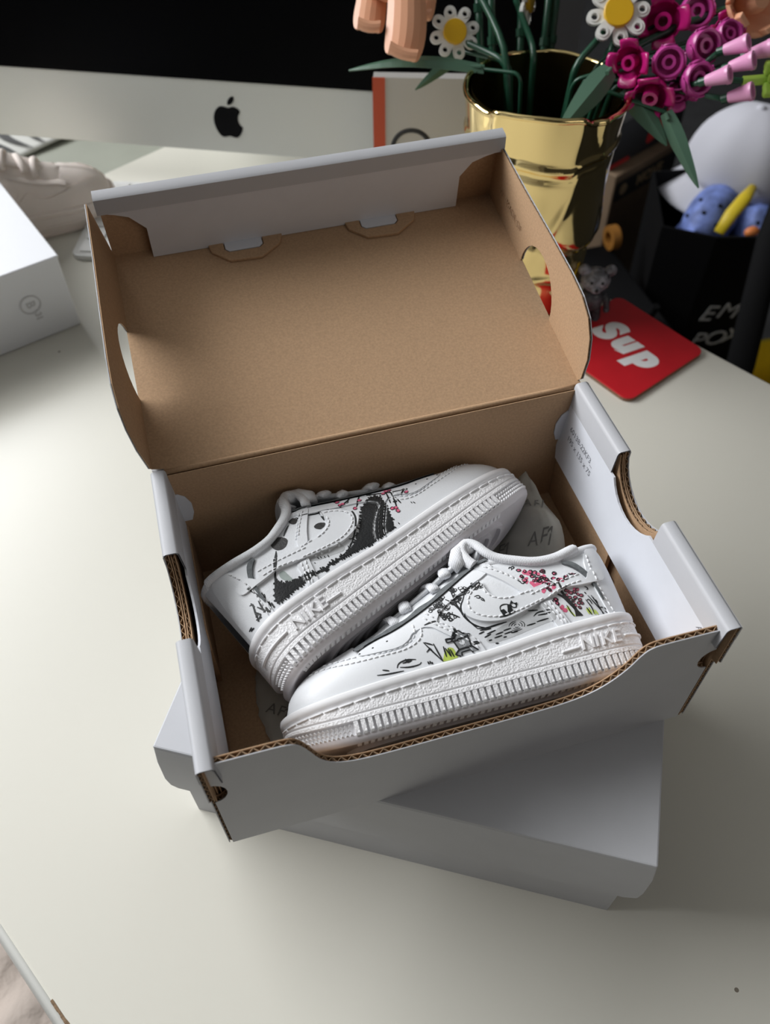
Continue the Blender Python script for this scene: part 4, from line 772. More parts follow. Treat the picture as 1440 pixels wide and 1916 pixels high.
def rim_up(t):
    ta = math.atan2(math.sin(t), math.cos(t)); sg = lambda q: 1/(1+math.exp(-max(-30, min(30, q)))); return sg((ta+2.62)/.035)*sg((-1.52-ta)/.035)
for i in range(85):
    z = 168*i/84; rows.append([(vase_r(2*math.pi*j/NV, z)*math.cos(2*math.pi*j/NV), vase_r(2*math.pi*j/NV, z)*math.sin(2*math.pi*j/NV), max(.2, z+(7.0*rim_up(2*math.pi*j/NV)+.5*math.sin(j*.31)-2.5)*(z/168)**5)) for j in range(NV)])
g.grid(rows, wrap=True); g.add(rows[0], [tuple(range(NV))]); g.obj('vase_body', ['gold'], va, smooth=True)
rim = [Vector(p)*1.0 for p in rows[-1]]; g = G(); g.tube([Vector((p.x*.985, p.y*.985, p.z)) for p in rim], 2.0, 8, closed=True, up=(0, 0, 1)); g.obj('rolled_rim', ['gold'], va, smooth=True)
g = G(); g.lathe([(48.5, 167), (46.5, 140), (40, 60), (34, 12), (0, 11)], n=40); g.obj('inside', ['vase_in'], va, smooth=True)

# ================================================================== toy-brick flowers
M['petal'] = mat('white_toy_plastic', (0.80, 0.80, 0.76), 0.3); M['yolk'] = mat('yellow_toy_plastic', (0.72, 0.42, 0.01), 0.35)
M['stem'] = mat('dark_green_plastic', (0.018, 0.075, 0.042), 0.3); M['sage'] = mat('sage_green_plastic', (0.085, 0.17, 0.115), 0.35)
M['magenta'] = mat('magenta_plastic', (0.50, 0.012, 0.17), 0.2, spec=.6); M['orchid'] = mat('orchid_pink_plastic', (0.52, 0.06, 0.30), 0.25)
M['rosepink'] = mat('pale_pink_plastic', (0.80, 0.36, 0.60), 0.3); M['peach'] = mat('peach_plastic', (0.83, 0.42, 0.25), 0.35); M['limeplastic'] = mat('lime_plastic', (0.44, 0.68, 0.10), 0.35)
BASEPT = Vector((280, 380, 40))
def aim(p, n):
    """matrix with origin p and local Z along n"""
    n = Vector(n).normalized(); x = n.orthogonal().normalized(); x = (Vector((0, 0, 1))-n*n.z); x = x.normalized() if x.length > .05 else n.orthogonal().normalized(); y = n.cross(x)
    return mtx(p, x, y, n)
def stem_path(p, root, bow=6):
    p = Vector(p); r = Vector(root); d = Vector((p.x-280, p.y-380, 0)); k = d*min(.42, 41/max(d.length, 1))
    if abs(root[0]-280) > 45 or abs(root[1]-380) > 45: return [p.lerp(r, t) for t in np.linspace(0, 1, 6)]
    rim = Vector((280+k.x, 380+k.y, 171+.12*(p.z-172))); r = Vector((280+k.x*.82, 380+k.y*.82, 128))   # enter through the mouth of the vase
    if abs(root[0]-280) > 45 or abs(root[1]-380) > 45: return [p.lerp(r, t) for t in np.linspace(0, 1, 6)]
    return smooth_path([p, p.lerp(rim, .5)+Vector((0, 0, bow*.5)), rim, rim.lerp(r, .35), r], 2)
def add_stem(e, p, root, r=2.2, bow=4):
    inv = e.matrix_world.inverted(); g = G(); g.tube([(inv @ (Vector(q)*MM))/MM for q in stem_path(p, root, bow)], r, 8); return g.obj('stem', ['stem'], e, smooth=True)
RC = [0]
def root(dx, dy, z=30):
    RC[0] += 1; a = RC[0]*2.4; r = 6+22*math.sqrt((RC[0] % 24)/24); return (280+r*math.cos(a), 380+r*math.sin(a), 34)
CAMP = Vector(CP)
def daisy(p, n, s, label, rt):
    e = thing('toy_daisy', label, 'toy flower', aim(p, n), 'toy daisies in the gold vase'); bpy.context.view_layer.update()
    for k in range(8):
        a = 2*math.pi*k/8+.2; c, sn = math.cos(a), math.sin(a); A = (c, sn, 0); B = (-sn, c, 0); g = G()
        up = 1.6 if k % 2 else 0
        out = [(6.5, -3.6), (13.2, -4.6)]+arc(15.0, 0, 4.6, 4.6, -85, 85, 8)+[(13.2, 4.6), (6.5, 3.6)]; hole = arc(14.8, 0, 2.0, 2.0, 0, 360, 10)[:-1]
        fr = ((0, 0, -2+up), A, B, (0, 0, 1)); n1 = len(out); n2 = len(hole); O_, A_, B_, N_ = (Vector(q) for q in fr)
        # plate with a hole: bridge outer polygon and hole with a slit
        poly = out[:]+[out[0]]; hp = hole[5:]+hole[:5]+[hole[5]]
        q = [(x*s, y*s) for x, y in out+[out[0]]+[h for h in hp[::-1]]]
        g.prism(q, (O_*s, A_, B_, N_), 0, 2.6*s, 0); g.lathe([(2.0*s, 0), (2.0*s, 3.2*s), (3.1*s, 3.2*s), (3.1*s, 0)], (O_*s+A_*14.8*s, A_, B_, N_), 14); g.obj('petal', ['petal'], e)
    g = G(); g.lathe([(0, 4.0), (8.6, 4.0), (9.2, 3.4), (9.2, 0), (0, 0)], n=28); g.v = [(x*s, y*s, z*s) for x, y, z in g.v]; g.obj('flower_center', ['yolk'], e, smooth=True, sharp=40)
    add_stem(e, Vector(p)-Vector(n).normalized()*8, rt, 2.2, 0); return e
daisy((241.3, 451.2, 176), Vector((-.15, -.75, .62)), .86, 'white toy daisy with yellow centre beside the peach bloom', root(-14, 14))
daisy((330, 397, 198), Vector((-.28, -.66, .70)), 1.0, 'largest white toy daisy, facing the camera above the vase rim', root(8, 4))
daisy((303.3, 477.2, 180), Vector((.80, -.55, .15)), .9, 'white toy daisy turned sideways behind the green stems', root(-4, 18))
def rose(p, n, s, m, label, rt, closed=False):
    e = thing('toy_rose', label, 'toy flower', aim(p, n), 'toy roses in the gold vase'); bpy.context.view_layer.update()
    g = G()
    if closed: prof = [(0, -9), (5, -8.6), (8.6, -5), (9.8, 0), (9.6, 3.0), (8.4, 4.6), (7.2, 4.4), (7.0, 2), (6.6, -1), (0, -2)]
    else: prof = [(0, -8), (5.5, -7.6), (8.8, -3.5), (9.8, 1.0), (9.4, 1.5), (8.2, -2), (6, -4.5), (0, -5)]
    g.lathe([(r*s, z*s) for r, z in prof], n=24); g.obj('cup', [m], e, smooth=True, sharp=60)
    g = G(); g.lathe([(2.4*s, -4*s), (2.4*s, 3.2*s), (4.2*s, 3.2*s), (4.2*s, -4*s)], n=16); g.obj('inner_ring', [m], e, smooth=True, sharp=40)
    for k in range(4):
        a0 = k*math.pi/2+.25; g = G(); rows = []
        for i in range(6):
            t = i/5; R_ = (9.0+ (1.2 if closed else 4.5*t*t))*s; z = (0.5+ (3.8 if closed else 4.2)*t)*s; wd_ = (.62 if not closed else .55)*(1-.35*t*t)
            rows.append([(R_*math.cos(a0+wd_*u)*(1-.0*t), R_*math.sin(a0+wd_*u), z-(2.0*s*u*u*t)) for u in np.linspace(-1, 1, 9)])
        g.grid(rows); o = g.obj('petal', [m], e, smooth=True); so = o.modifiers.new('thickness', 'SOLIDIFY'); so.thickness = 1.0*s*MM
    if rt: add_stem(e, Vector(p)-Vector(n).normalized()*8.5*s, rt, 1.2)
    return e
TOC = lambda p, k=(0, 0, 0): (Vector(CP)-Vector(p)).normalized()+Vector(k)
for p, k, s, m, cl, lb in (
    ((359.8, 391.4, 192), (0, 0, 0), 1.25, 'magenta', False, 'widest magenta toy rose, right beside the largest daisy'),
    ((325.3, 363, 183), (-.9, -.2, -.1), 1.05, 'magenta', False, 'magenta toy rose turned left, just below the largest daisy'),
    ((345.4, 352.5, 185), (.05, 0, 0), 1.0, 'orchid', True, 'round closed toy rose facing front in the middle of the cluster'),
    ((335.2, 347.9, 168), (-.3, -.5, -.7), 1.15, 'magenta', False, 'lowest magenta toy rose, facing down over the sage leaves'),
    ((385.4, 396, 193), (.2, 0, .1), 1.1, 'orchid', True, 'closed pink toy rose at the top edge of the cluster'),
    ((369.6, 356, 190), (.5, -.3, .2), 1.05, 'orchid', True, 'closed pink toy rose behind the pale pink buds, upper one'),
    ((360.4, 341, 178), (.5, -.1, 0), 1.05, 'orchid', True, 'closed pink toy rose behind the pale pink buds, lower one'),
    ((356, 350, 165), (.2, -.2, -1.0), .9, 'orchid', False, 'small pink toy rose hanging lowest on the right'),
    ((398.8, 378, 187), (.3, 0, .2), .85, 'magenta', False, 'dark magenta toy rose in front of the right peach bloom'),
    ((392, 366, 190), (.6, 0, .3), .9, 'orchid', True, 'pink toy rose tucked above the pale pink buds')):
    rose(p, TOC(p, k), s, m, lb, root(22, -10) if p[0] < 370 else root(28, -6), cl)
for p, d, lb in (((381.9, 340, 195), (.8, -.35, .1), 'topmost of the pale pink cone buds'), ((380.6, 328.5, 190), (.8, -.45, .1), 'pale pink cone bud second from the top'), ((364.9, 326, 185), (.8, -.45, 0), 'pale pink cone bud furthest left'), ((378, 317.6, 177), (.75, -.5, -.15), 'lowest pale pink cone bud'), ((398.6, 338.1, 191), (.8, -.4, .1), 'pale pink cone bud furthest right')):
    d = (.62, -.6, .46); e = thing('toy_bud', lb, 'toy flower', aim(p, d), 'pale pink toy buds'); bpy.context.view_layer.update()
    g = G(); g.lathe([(0, -8), (3.0, -8), (3.3, -7), (5.0, 3.5), (5.4, 4.0), (5.4, 6.2), (4.9, 6.6), (3.6, 6.6), (3.4, 1), (0, 1)], n=18); g.obj('cone', ['rosepink'], e, smooth=True, sharp=40)
    g = G(); g.lathe([(2.0, 1), (2.0, 5), (2.9, 5), (2.9, 1)], n=12); g.obj('inner_ring', ['rosepink'], e, smooth=True, sharp=40)
    g = G(); g.lathe([(0, -12), (2.6, -12), (2.6, -8), (0, -8)], n=12); g.obj('calyx', ['stem'], e)
    q = Vector(p)-Vector(d).normalized()*11; inv = e.matrix_world.inverted(); g = G(); g.tube([(inv @ (Vector(a)*MM))/MM for a in stem_path(q, (352, 352, 168), -3)], 1.8, 7); g.obj('stem', ['stem'], e, smooth=True)
e = thing('toy_sprig', 'lime green toy leaf sprig at the right edge of the bouquet', 'toy flower', aim((402, 330, 177), (.9, -.3, .1)))
bpy.context.view_layer.update()
for k in range(6):
    a = k*math.pi/3; g = G(); g.box((7*math.cos(a), 7*math.sin(a), 1+2*(k % 2)), (8, 5, 7), R=Matrix.Rotation(a, 3, 'Z')); g.obj('leaf', ['limeplastic'], e, bevel=1.2)
g = G(); g.tube([(0, 0, -14), (0, 0, 3)], 3.0, 10); g.obj('core', ['limeplastic'], e)
add_stem(e, (390, 334, 176), root(26, -8), 1.8)
def peach_bloom(p, n, s, label, rt, spin=0.0):
    e = thing('toy_peach_bloom', label, 'toy flower', aim(p, n) @ Matrix.Rotation(spin, 4, 'Z'), 'peach toy blooms'); bpy.context.view_layer.update()
    for k in range(5):
        a = 2*math.pi*k/5; g = G(); rows = []
        for i in range(8):
            t = i/7; R_ = (8+14*math.sin(t*1.9))*s; z = (-6+26*t-9*t*t)*s; wd_ = .66-.10*t
            rows.append([((R_*math.cos(u*wd_))*math.cos(a)-(R_*math.sin(u*wd_))*math.sin(a), (R_*math.cos(u*wd_))*math.sin(a)+(R_*math.sin(u*wd_))*math.cos(a), z-1.5*s*u*u) for u in np.linspace(-1, 1, 7)])
        g.grid(rows); o = g.obj('petal', ['peach'], e, smooth=False); so = o.modifiers.new('thickness', 'SOLIDIFY'); so.thickness = 3.0*s*MM; so.offset = -1
        g = G(); A = Vector((math.cos(a), math.sin(a), 0)); B = Vector((-math.sin(a), math.cos(a), 0))
        g.prism([(17*s, -5*s), (21*s, -4*s), (21*s, 4*s), (17*s, 5*s)], ((0, 0, 8*s), A, B, (0, 0, 1)), 0, 8*s, 0); g.obj('petal_tip', ['peach'], e, bevel=.8)
    g = G(); g.lathe([(0, -8), (7, -8), (8, -4), (8, 10), (6, 14), (0, 14)], n=14); g.v = [(x*s, y*s, z*s) for x, y, z in g.v]; g.obj('heart', ['peach'], e, smooth=True, sharp=40)
    if rt: add_stem(e, Vector(p)-Vector(n).normalized()*7*s, rt, 2.4, 10)
    return e
def hanging_bloom(label):
    O_ = Vector((208, 462, 212)); e = thing('toy_peach_bloom', label, 'toy flower', mtx(O_), 'peach toy blooms'); bpy.context.view_layer.update(); vd = Vector((.14, .67, -.43)).normalized()
    for path, w in (([(208.7, 456.4, 214), (205, 440, 199), (200.5, 428, 188), (195, 419.5, 180.5)], 12.5), ([(192, 472.7, 206.5), (186.5, 460.1, 197), (183, 453, 191), (180.8, 448, 187)], 10), ([(228.8, 473.8, 206), (221, 460, 195), (217, 453, 188)], 9), ([(206, 478, 214), (200, 470, 204), (196, 464, 198)], 13)):
        P = smooth_path([Vector(q)-O_ for q in path], 2); g = G(); rows = []; K = len(P)
        for i, c in enumerate(P):
            t = (P[min(i+1, K-1)]-P[max(i-1, 0)]).normalized(); sd = t.cross(vd).normalized(); nn = sd.cross(t); u_ = i/(K-1); ww = w*(.82+.25*math.sin(u_*2.4)-.25*u_**4)
            rows.append([c+sd*(ww*a)+nn*(ww*.42*a*a*(1 if nn.dot(vd) > 0 else -1)) for a in np.linspace(-1, 1, 7)])
        g.grid(rows); o = g.obj('petal', ['peach'], e, smooth=False); so = o.modifiers.new('thickness', 'SOLIDIFY'); so.thickness = 3.0*MM
        t = (P[-1]-P[-3]).normalized(); sd = t.cross(vd).normalized(); c = P[-1]-t*1.0-vd*1.0; g = G(); rows = []
        for a in np.linspace(0, 3.6, 9): rows.append([c+sd*(w*.72*b)+t*(5*math.sin(a)-1.5*b*b)-vd*(5*(1-math.cos(a))*.9) for b in np.linspace(-1, 1, 5)])
        g.grid(rows); o = g.obj('curled_tip', ['peach'], e, smooth=False); so = o.modifiers.new('thickness', 'SOLIDIFY'); so.thickness = 1.8*MM
    g = G(); g.tube([Vector(q)-O_ for q in smooth_path([(210, 468, 216), (222, 484, 226), (246, 488, 216), (262, 440, 190), (264, 404, 170), (270, 390, 60)], 2)], 2.4, 8); g.obj('stem', ['stem'], e, smooth=True); return e
hanging_bloom('peach toy bloom hanging down on the left of the bouquet')
peach_bloom((417, 390, 197), (.1, -.85, .5), 1.0, 'peach toy bloom at the right edge of the bouquet', root(24, 6), .9)
def leaf(p, q, w, label, sag=0, side=(0, 0, 1), m='sage', bow=0.0):
    p, q = Vector(p), Vector(q); d = q-p; L = d.length; e = thing('toy_leaf', label, 'toy leaf', mtx(p), 'sage green toy leaves'); bpy.context.view_layer.update()
    t = d.normalized(); sd = t.cross(Vector(side)).normalized(); n = sd.cross(t).normalized(); g = G(); rows = []
    for i in range(13):
        u = i/12; ww = w*(.55+.45*math.sin(min(1, u*2.2)*math.pi/2))*(1-u)**.62 if u < 1 else .25; ww = max(ww, .35); c = d*u+n*(bow*math.sin(math.pi*u))
        rows.append([c-sd*ww, c+n*(ww*.38), c+sd*ww, c+sd*ww*.8-n*1.2, c-n*.9, c-sd*ww*.8-n*1.2])
    g.grid(rows, wrap=True); g.add(rows[0], [tuple(range(6))]); g.add(rows[-1], [tuple(range(6))]); g.obj('blade', [m], e, smooth=False)
    g = G(); g.tube([d*.02+n*(w*.3), d*.10+n*(w*.36)], 1.4, 8); g.obj('peg', [m], e); 
    g = G(); g.tube([q_-p for q_ in stem_path(p, (281, 380, 60), 0)], 1.3, 7); g.obj('stem', ['stem'], e, smooth=True)
leaf((249.4, 413.9, 167), (167.8, 452.8, 160.5), 6.5, 'long curved sage toy leaf reaching furthest left', bow=7, side=(0, -.5, 1))
leaf((248, 452, 163), (211.1, 440.2, 147.1), 6, 'short sage toy leaf pointing down left under the daisy', side=(0, -1, .5))
leaf((312, 363.2, 180), (268.1, 334.2, 160.6), 10.5, 'broad sage toy leaf crossing the front of the gold vase', side=(-.1, -.75, .7))
leaf((326, 362, 168), (342, 327.4, 145.3), 10, 'broad sage toy leaf right of the vase under the roses', side=(-.2, -.7, .7))
leaf((344, 340, 160), (355.2, 301.7, 128.3), 7, 'narrow sage toy leaf pointing down towards the white cap', side=(-.8, -.5, .6))
for a, b, lb in (((277.3, 488.2, 205), (266, 402, 50), 'leftmost bare dark green toy stem'), ((262, 470, 200), (258, 396, 50), 'bare green toy stem next to the left daisy'), ((325, 478, 205), (288, 392, 50), 'tall bare green toy stem at the back of the vase'), ((318, 476, 205), (283, 390, 50), 'tall bare green toy stem beside the sideways daisy'), ((296, 470, 178), (279, 396, 50), 'bare green toy stem below the sideways daisy'), ((330, 392, 190), (293, 384, 50), 'bare green toy stem below the largest daisy')):
    e = thing('toy_plant', lb, 'toy plant', mtx(b), 'bare toy stems in the vase'); b_ = Vector(b); g = G()
    pts = [Vector((0, 0, 0)).lerp(Vector(a)-b_, t) for t in np.linspace(0, 1, 6)]; g.tube(pts, 2.6, 8); g.obj('rod', ['stem'], e, smooth=True)
    for t in (.72, .9):
        c = (Vector(a)-b_)*t; dv = (Vector(a)-b_).normalized(); g = G(); g.tube([c-dv*2.5, c+dv*2.5], 3.5, 8); g.obj('connector', ['stem'], e)

# ================================================================== computer, book, keyboard
M['alu'] = mat('silver_aluminium', (0.74, 0.75, 0.70), 0.42, 0.2, bump=('noise', 1500, .05, .05)); M['glass'] = mat('black_screen_glass', (0.0015, 0.0015, 0.002), 0.35, spec=0.08); M['logo'] = mat('black_logo', (0.003, 0.003, 0.004), 0.4, spec=.15)
ph = math.radians(-25); ti = math.radians(8); ex = Vector((math.cos(ph), math.sin(ph), 0)); nf = Vector((math.sin(ph), -math.cos(ph), 0)); fn = (nf*math.cos(ti)+Vector((0, 0, 1))*math.sin(ti)).normalized(); upv = fn.cross(ex); upv = upv if upv.z > 0 else -upv
cm = thing('desktop_computer', 'silver all-in-one computer with a black screen behind the lid', 'computer', mtx((96.3, 604.0, 66.5), ex, upv, fn))
BW = 528; g = G(); g.prism(rrect(BW, 390, 6), ((0, 165, 0), (1, 0, 0), (0, 1, 0), (0, 0, 1)), -7, 0, 0); g.obj('case', ['alu'], cm, bevel=0.8)
g = G(); g.prism([(-BW/2+.5, 28.2), (BW/2-.5, 28.2), (BW/2-.5, 359), (-BW/2+.5, 359)], Z0, 0.0, 0.7, 0); g.obj('screen', ['glass'], cm, bevel=.3)
ap = smooth_path([(1.5, 9.2), (5.5, 11.0), (10.2, 9.2), (12.0, 6.6), (9.4, 3.5), (9.0, -1.0), (10.6, -4.6), (13.2, -6.4), (11.0, -11.6), (7.6, -15.4), (4.0, -15.2), (0.5, -14.0), (-3.2, -15.2), (-6.6, -15.4), (-10.0, -11.8), (-12.6, -5.6), (-12.9, 1.0), (-10.6, 7.0), (-6.5, 10.4), (-3.0, 10.4)], 2, True)
g = G(); g.prism([(p.x*.98, p.y*.98-2) for p in ap], Z0, 0, 0.35, 0); g.obj('fruit_logo', ['logo'], cm)
lf = smooth_path([(0.6, 11.8), (1.2, 15.2), (3.6, 18.2), (7.0, 19.4), (7.2, 16.0), (5.0, 13.0), (2.4, 11.8)], 2, True)
g = G(); g.prism([(p.x*.98, p.y*.98-2) for p in lf], Z0, 0, 0.35, 0); g.obj('logo_leaf', ['logo'], cm)
inv = cm.matrix_world.inverted()
g = G(); P_ = lambda a, b, z: (inv @ ((Vector((96.3, 604, 0))+ex*a-nf*b+Vector((0, 0, z)))*MM))/MM
g.add([P_(-95, 78, 0.3), P_(95, 78, 0.3), P_(95, 160, 0.3), P_(-95, 160, 0.3), P_(-95, 78, 4.5), P_(95, 78, 4.5), P_(95, 160, 4.5), P_(-95, 160, 4.5)], [(0, 1, 2, 3), (4, 5, 6, 7), (0, 1, 5, 4), (1, 2, 6, 5), (2, 3, 7, 6), (3, 0, 4, 7)])
g.add([P_(-80, 150, 4), P_(80, 150, 4), P_(80, 55, 200), P_(-80, 55, 200), P_(-80, 155, 4), P_(80, 155, 4), P_(80, 60, 200), P_(-80, 60, 200)], [(0, 1, 2, 3), (4, 5, 6, 7), (0, 1, 5, 4), (1, 2, 6, 5), (2, 3, 7, 6), (3, 0, 4, 7)]); g.obj('stand', ['alu'], cm)
M['page'] = mat('pale_cover', (0.62, 0.60, 0.57), 0.5); M['orange'] = mat('orange_spine_band', (0.62, 0.085, 0.025), 0.5); M['ring'] = mat('charcoal_print', (0.03, 0.03, 0.032), 0.6)
bx_, bn = Vector((math.cos(math.radians(-19)), math.sin(math.radians(-19)), 0)), None
bk = thing('book', 'upright pale book with an orange edge strip beside the gold vase', 'book', mtx((201, 518.8, 0), bx_, (-bx_.y, bx_.x, 0)))
g = G(); g.box((60, 6, 61.5), (118, 9, 121)); g.obj('book_block', ['page'], bk, bevel=.4)
g = G(); g.box((5.2, 1.2, 61.5), (9.6, .7, 121)); g.obj('orange_strip', ['orange'], bk)
g = G(); g.tube([(31+15*math.cos(a), 1.3, 66+15*math.sin(a)) for a in np.linspace(0, 2*math.pi, 40)[:-1]], 2.0, 6, closed=True, up=(0, 1, 0), flat=.25); g.obj('printed_ring', ['ring'], bk, smooth=True)
M['key'] = mat('white_key', (0.78, 0.78, 0.77), 0.45); M['kbody'] = mat('silver_white_keyboard', (0.72, 0.72, 0.70), 0.35)
kb = thing('keyboard', 'slim white keyboard peeking out behind the left of the lid', 'keyboard', rotz((-56, 535, 0), -20))
g = G(); g.prism(rrect(279, 115, 8), ((139.5, 57.5, 0), (1, 0, 0), (0, 1, 0), (0, 0, 1)), .3, 5.0, 0); g.obj('keyboard_body', ['kbody'], kb, bevel=1)
gk = G(); gk.prism(rrect(15.5, 15.5, 2), Z0, 0, 1.6, 0); kme = gk.mesh('key', ['key'])
for r in range(6):
    for c in range(14):
        o = bpy.data.objects.new('key', kme); COL.objects.link(o); o.parent = kb; o.location = ((14+c*19.3)*MM, (13+r*18)*MM, 5.0*MM)
# ================================================================== white carton and cream shoe cast on the left
M['carton'] = mat('white_carton', (0.78, 0.79, 0.82), 0.45); M['emboss'] = mat('grey_emblem', (0.55, 0.55, 0.56), .5); M['cream'] = mat('cream_plaster', (0.86, 0.77, 0.71), 0.6, var=.03, vscale=50, sub=.1)
wc = thing('white_carton', 'plain white carton with a small grey round emblem on the left', 'carton', rotz((-53, 448.5, 0), 19.4))
g = G(); g.box((-100, 62, 31), (200, 124, 61.6)); g.obj('carton_body', ['carton'], wc, bevel=1.2)
g = G(); g.box((-100, 62.0, 61.0), (201.4, 125.4, 2.4)); g.obj('carton_lid', ['carton'], wc, bevel=1.0)
g = G(); fr = ((-30, -0.1, 32), (1, 0, 0), (0, 0, 1), (0, -1, 0))
g.lathe([(6.6, 0), (6.6, .35), (7.8, .35), (7.8, 0)], fr, 28); text_on(g, 'B', 9.0, (fr[0], (0, 0, -1), (1, 0, 0), (0, -1, 0)), lift=.1, extrude=.15, bold=.25); g.obj('round_emblem', ['emboss'], wc)
g = G(); text_on(g, '31', 6.5, ((-27.5, -0.1, 20.5), (0, 0, -1), (1, 0, 0), (0, -1, 0)), lift=.1, extrude=.15, bold=.3); g.obj('emblem_letters', ['emboss'], wc)
a_ = math.radians(8); cs = thing('shoe_cast', 'cream one-colour cast of a sneaker behind the white carton', 'shoe model', mtx((-178, 584, 0), (math.cos(a_), math.sin(a_), 0), (-math.sin(a_), math.cos(a_), 0)))
cs.matrix_world = cs.matrix_world @ Matrix.Scale(1.14, 4)
build_sneaker(cs, -1, False, None, 1, 'cream')
# ================================================================== beyond the far end of the desk
M['bench'] = mat('grey_green_bench', (0.30, 0.31, 0.26), 0.4, var=.08, vscale=15); M['zebra_d'] = mat('dark_grey_stripe', (0.05, 0.05, 0.05), .8); M['zebra_l'] = mat('pale_stripe', (0.5, 0.5, 0.47), .8)
bn_ = thing('side_bench', 'pale grey-green bench beyond the far end of the desk', 'bench', mtx((0, 0, 0)))
g = G(); g.prism([(596, -400), (1250, -400), (1250, 620), (596, 620)], (desk_pt(0, 0, 0), DA, DNn, Vector((0, 0, 1))), -50, -26, 0); g.obj('bench_top', ['bench'], bn_, bevel=2)
for a, n in ((640, -360), (1210, -360), (640, 580), (1210, 580)):
    g = G(); g.box(desk_pt(a, n, -385), (40, 40, 670)); g.obj('bench_leg', ['bench'], bn_)
zc = thing('striped_cloth', 'folded zebra-striped cloth on the bench at the left edge', 'cloth', mtx((-132, 838, -26)))
g = G(); rows = []
for i in range(24): rows.append([tuple(DA*(i*7-80)+DNn*(j*9-190)+Vector((0, 0, 4+2.0*math.sin(i*.4+j*.3)))) for j in range(32)])
g.grid(rows); o = g.obj('cloth_sheet', ['zebra_l'], zc, smooth=True); so = o.modifiers.new('t', 'SOLIDIFY'); so.thickness = 2*MM; so.offset = -1
for k in range(13):
    g = G(); rows = [[], []]
    for i in range(40):
        u = -80+i*4.1; v = -185+k*21+7*math.sin(i*.22+k); wv = 5.5*math.sin(math.pi*i/39)+.4
        for r_, sgn in ((rows[0], -1), (rows[1], 1)): vv = v+wv*sgn; r_.append(tuple(DA*u+DNn*vv+Vector((0, 0, 6.6+2.0*math.sin(u/7*.4+4.57+(vv+190)/9*.3)))))
    g.grid(rows); g.obj('stripe', ['zebra_d'], zc, smooth=True)
# rumpled cream fabric on a chair below the near left corner
M['fabric'] = mat('cream_fleece', (0.50, 0.43, 0.38), .95, bump=('noise', 60, .6, 6), var=.1, vscale=40)
fa = thing('fleece_throw', 'rumpled cream fleece below the chipped corner of the desk', 'blanket', mtx((-190, -60, -330)))
g = G(); rows = []
for i in range(60):
    rows.append([(-260+j*9, -260+i*9, 150*max(0, 1-((j-30)/34)**2)*max(0, 1-((i-30)/34)**2)+9*math.sin(i*.5+j*.23)*math.sin(j*.41)+5*math.sin(i*1.1-j*.7)) for j in range(60)])
g.grid(rows); g.obj('fleece', ['fabric'], fa, smooth=True)
st = thing('stool', 'upholstered stool under the rumpled cream fleece', 'stool', mtx((-190, -60, -720)))
g = G(); g.box((0, 0, 355), (420, 420, 60)); g.obj('seat', ['fabric'], st, bevel=12)
for sx in (-1, 1):
    for sy_ in (-1, 1): g = G(); g.box((sx*170, sy_*170, 163), (36, 36, 326)); g.obj('leg', ['deskband'], st)
# ================================================================== dark corner right of the desk
M['black'] = mat('matt_black', (0.004, 0.004, 0.0045), .8, spec=.12); M['chalk'] = mat('chalk_white', (0.40, 0.40, 0.40), .9); M['cardbrown'] = mat('brown_carton', (0.17, 0.115, 0.07), .8, var=.08, vscale=60); M['blackprint'] = mat('black_box_print', (0.012, 0.012, 0.013), .6); M['redprint'] = mat('red_box_print', (0.42, 0.012, 0.012), .6)
M['cap'] = mat('white_cotton', (0.50, 0.50, 0.55), .9, bump=('noise', 900, .3, .3)); M['clog'] = mat('blue_foam', (0.15, 0.21, 0.50), .6, var=.45, vscale=60); M['yellow'] = mat('yellow_plastic', (0.62, 0.46, 0.02), .5); M['orangep'] = mat('orange_plastic', (0.65, 0.2, 0.05), .5); M['wood'] = mat('orange_wood', (0.40, 0.17, 0.03), .5)
# black bin with chalk letters
bi = thing('black_bin', 'tall black bin with chalk lettering right of the desk', 'bin', mtx((735, 770, -720)))
ring_ = [Vector(p)-Vector((735, 770, 0)) for p in ((639.5, 725, 0), (694.4, 682.7, 0), (790, 655, 0), (850, 730, 0), (815, 830, 0), (690, 850, 0))]
g = G(); hb = 505; n_ = 6
for z0, z1, s0, s1 in ((1, hb, .86, 1.0),): g.grid([[Vector((p.x*s0, p.y*s0, z0)) for p in ring_], [Vector((p.x*s1, p.y*s1, z1)) for p in ring_], [Vector((p.x*.96, p.y*.96, z1)) for p in ring_], [Vector((p.x*.85, p.y*.85, 380)) for p in ring_]], wrap=True)
g.add([Vector((p.x*.85, p.y*.85, 380)) for p in ring_], [tuple(range(6))]); g.add([Vector((p.x*.86, p.y*.86, 1)) for p in ring_], [tuple(range(6))]); g.obj('bin_body', ['black'], bi)
fa_ = (ring_[2]-ring_[1]).normalized(); fnrm = Vector((fa_.y, -fa_.x, 0)); tilt = Vector((0, 0, 1))-fnrm*(-.03)
for tx, x, z in (('E', 20, 385), ('M', 47, 390), ('P', 18, 338), ('O', 42, 342), ('X', 64, 346)):
    c = ring_[1]*.985+fa_*x; g = G(); text_on(g, tx, 36, (Vector((c.x, c.y, z))+fnrm*3, fa_, (0, 0, 1), fnrm), shear=.35, lift=.5, extrude=.3); g.obj('chalk_letter', ['chalk'], bi)
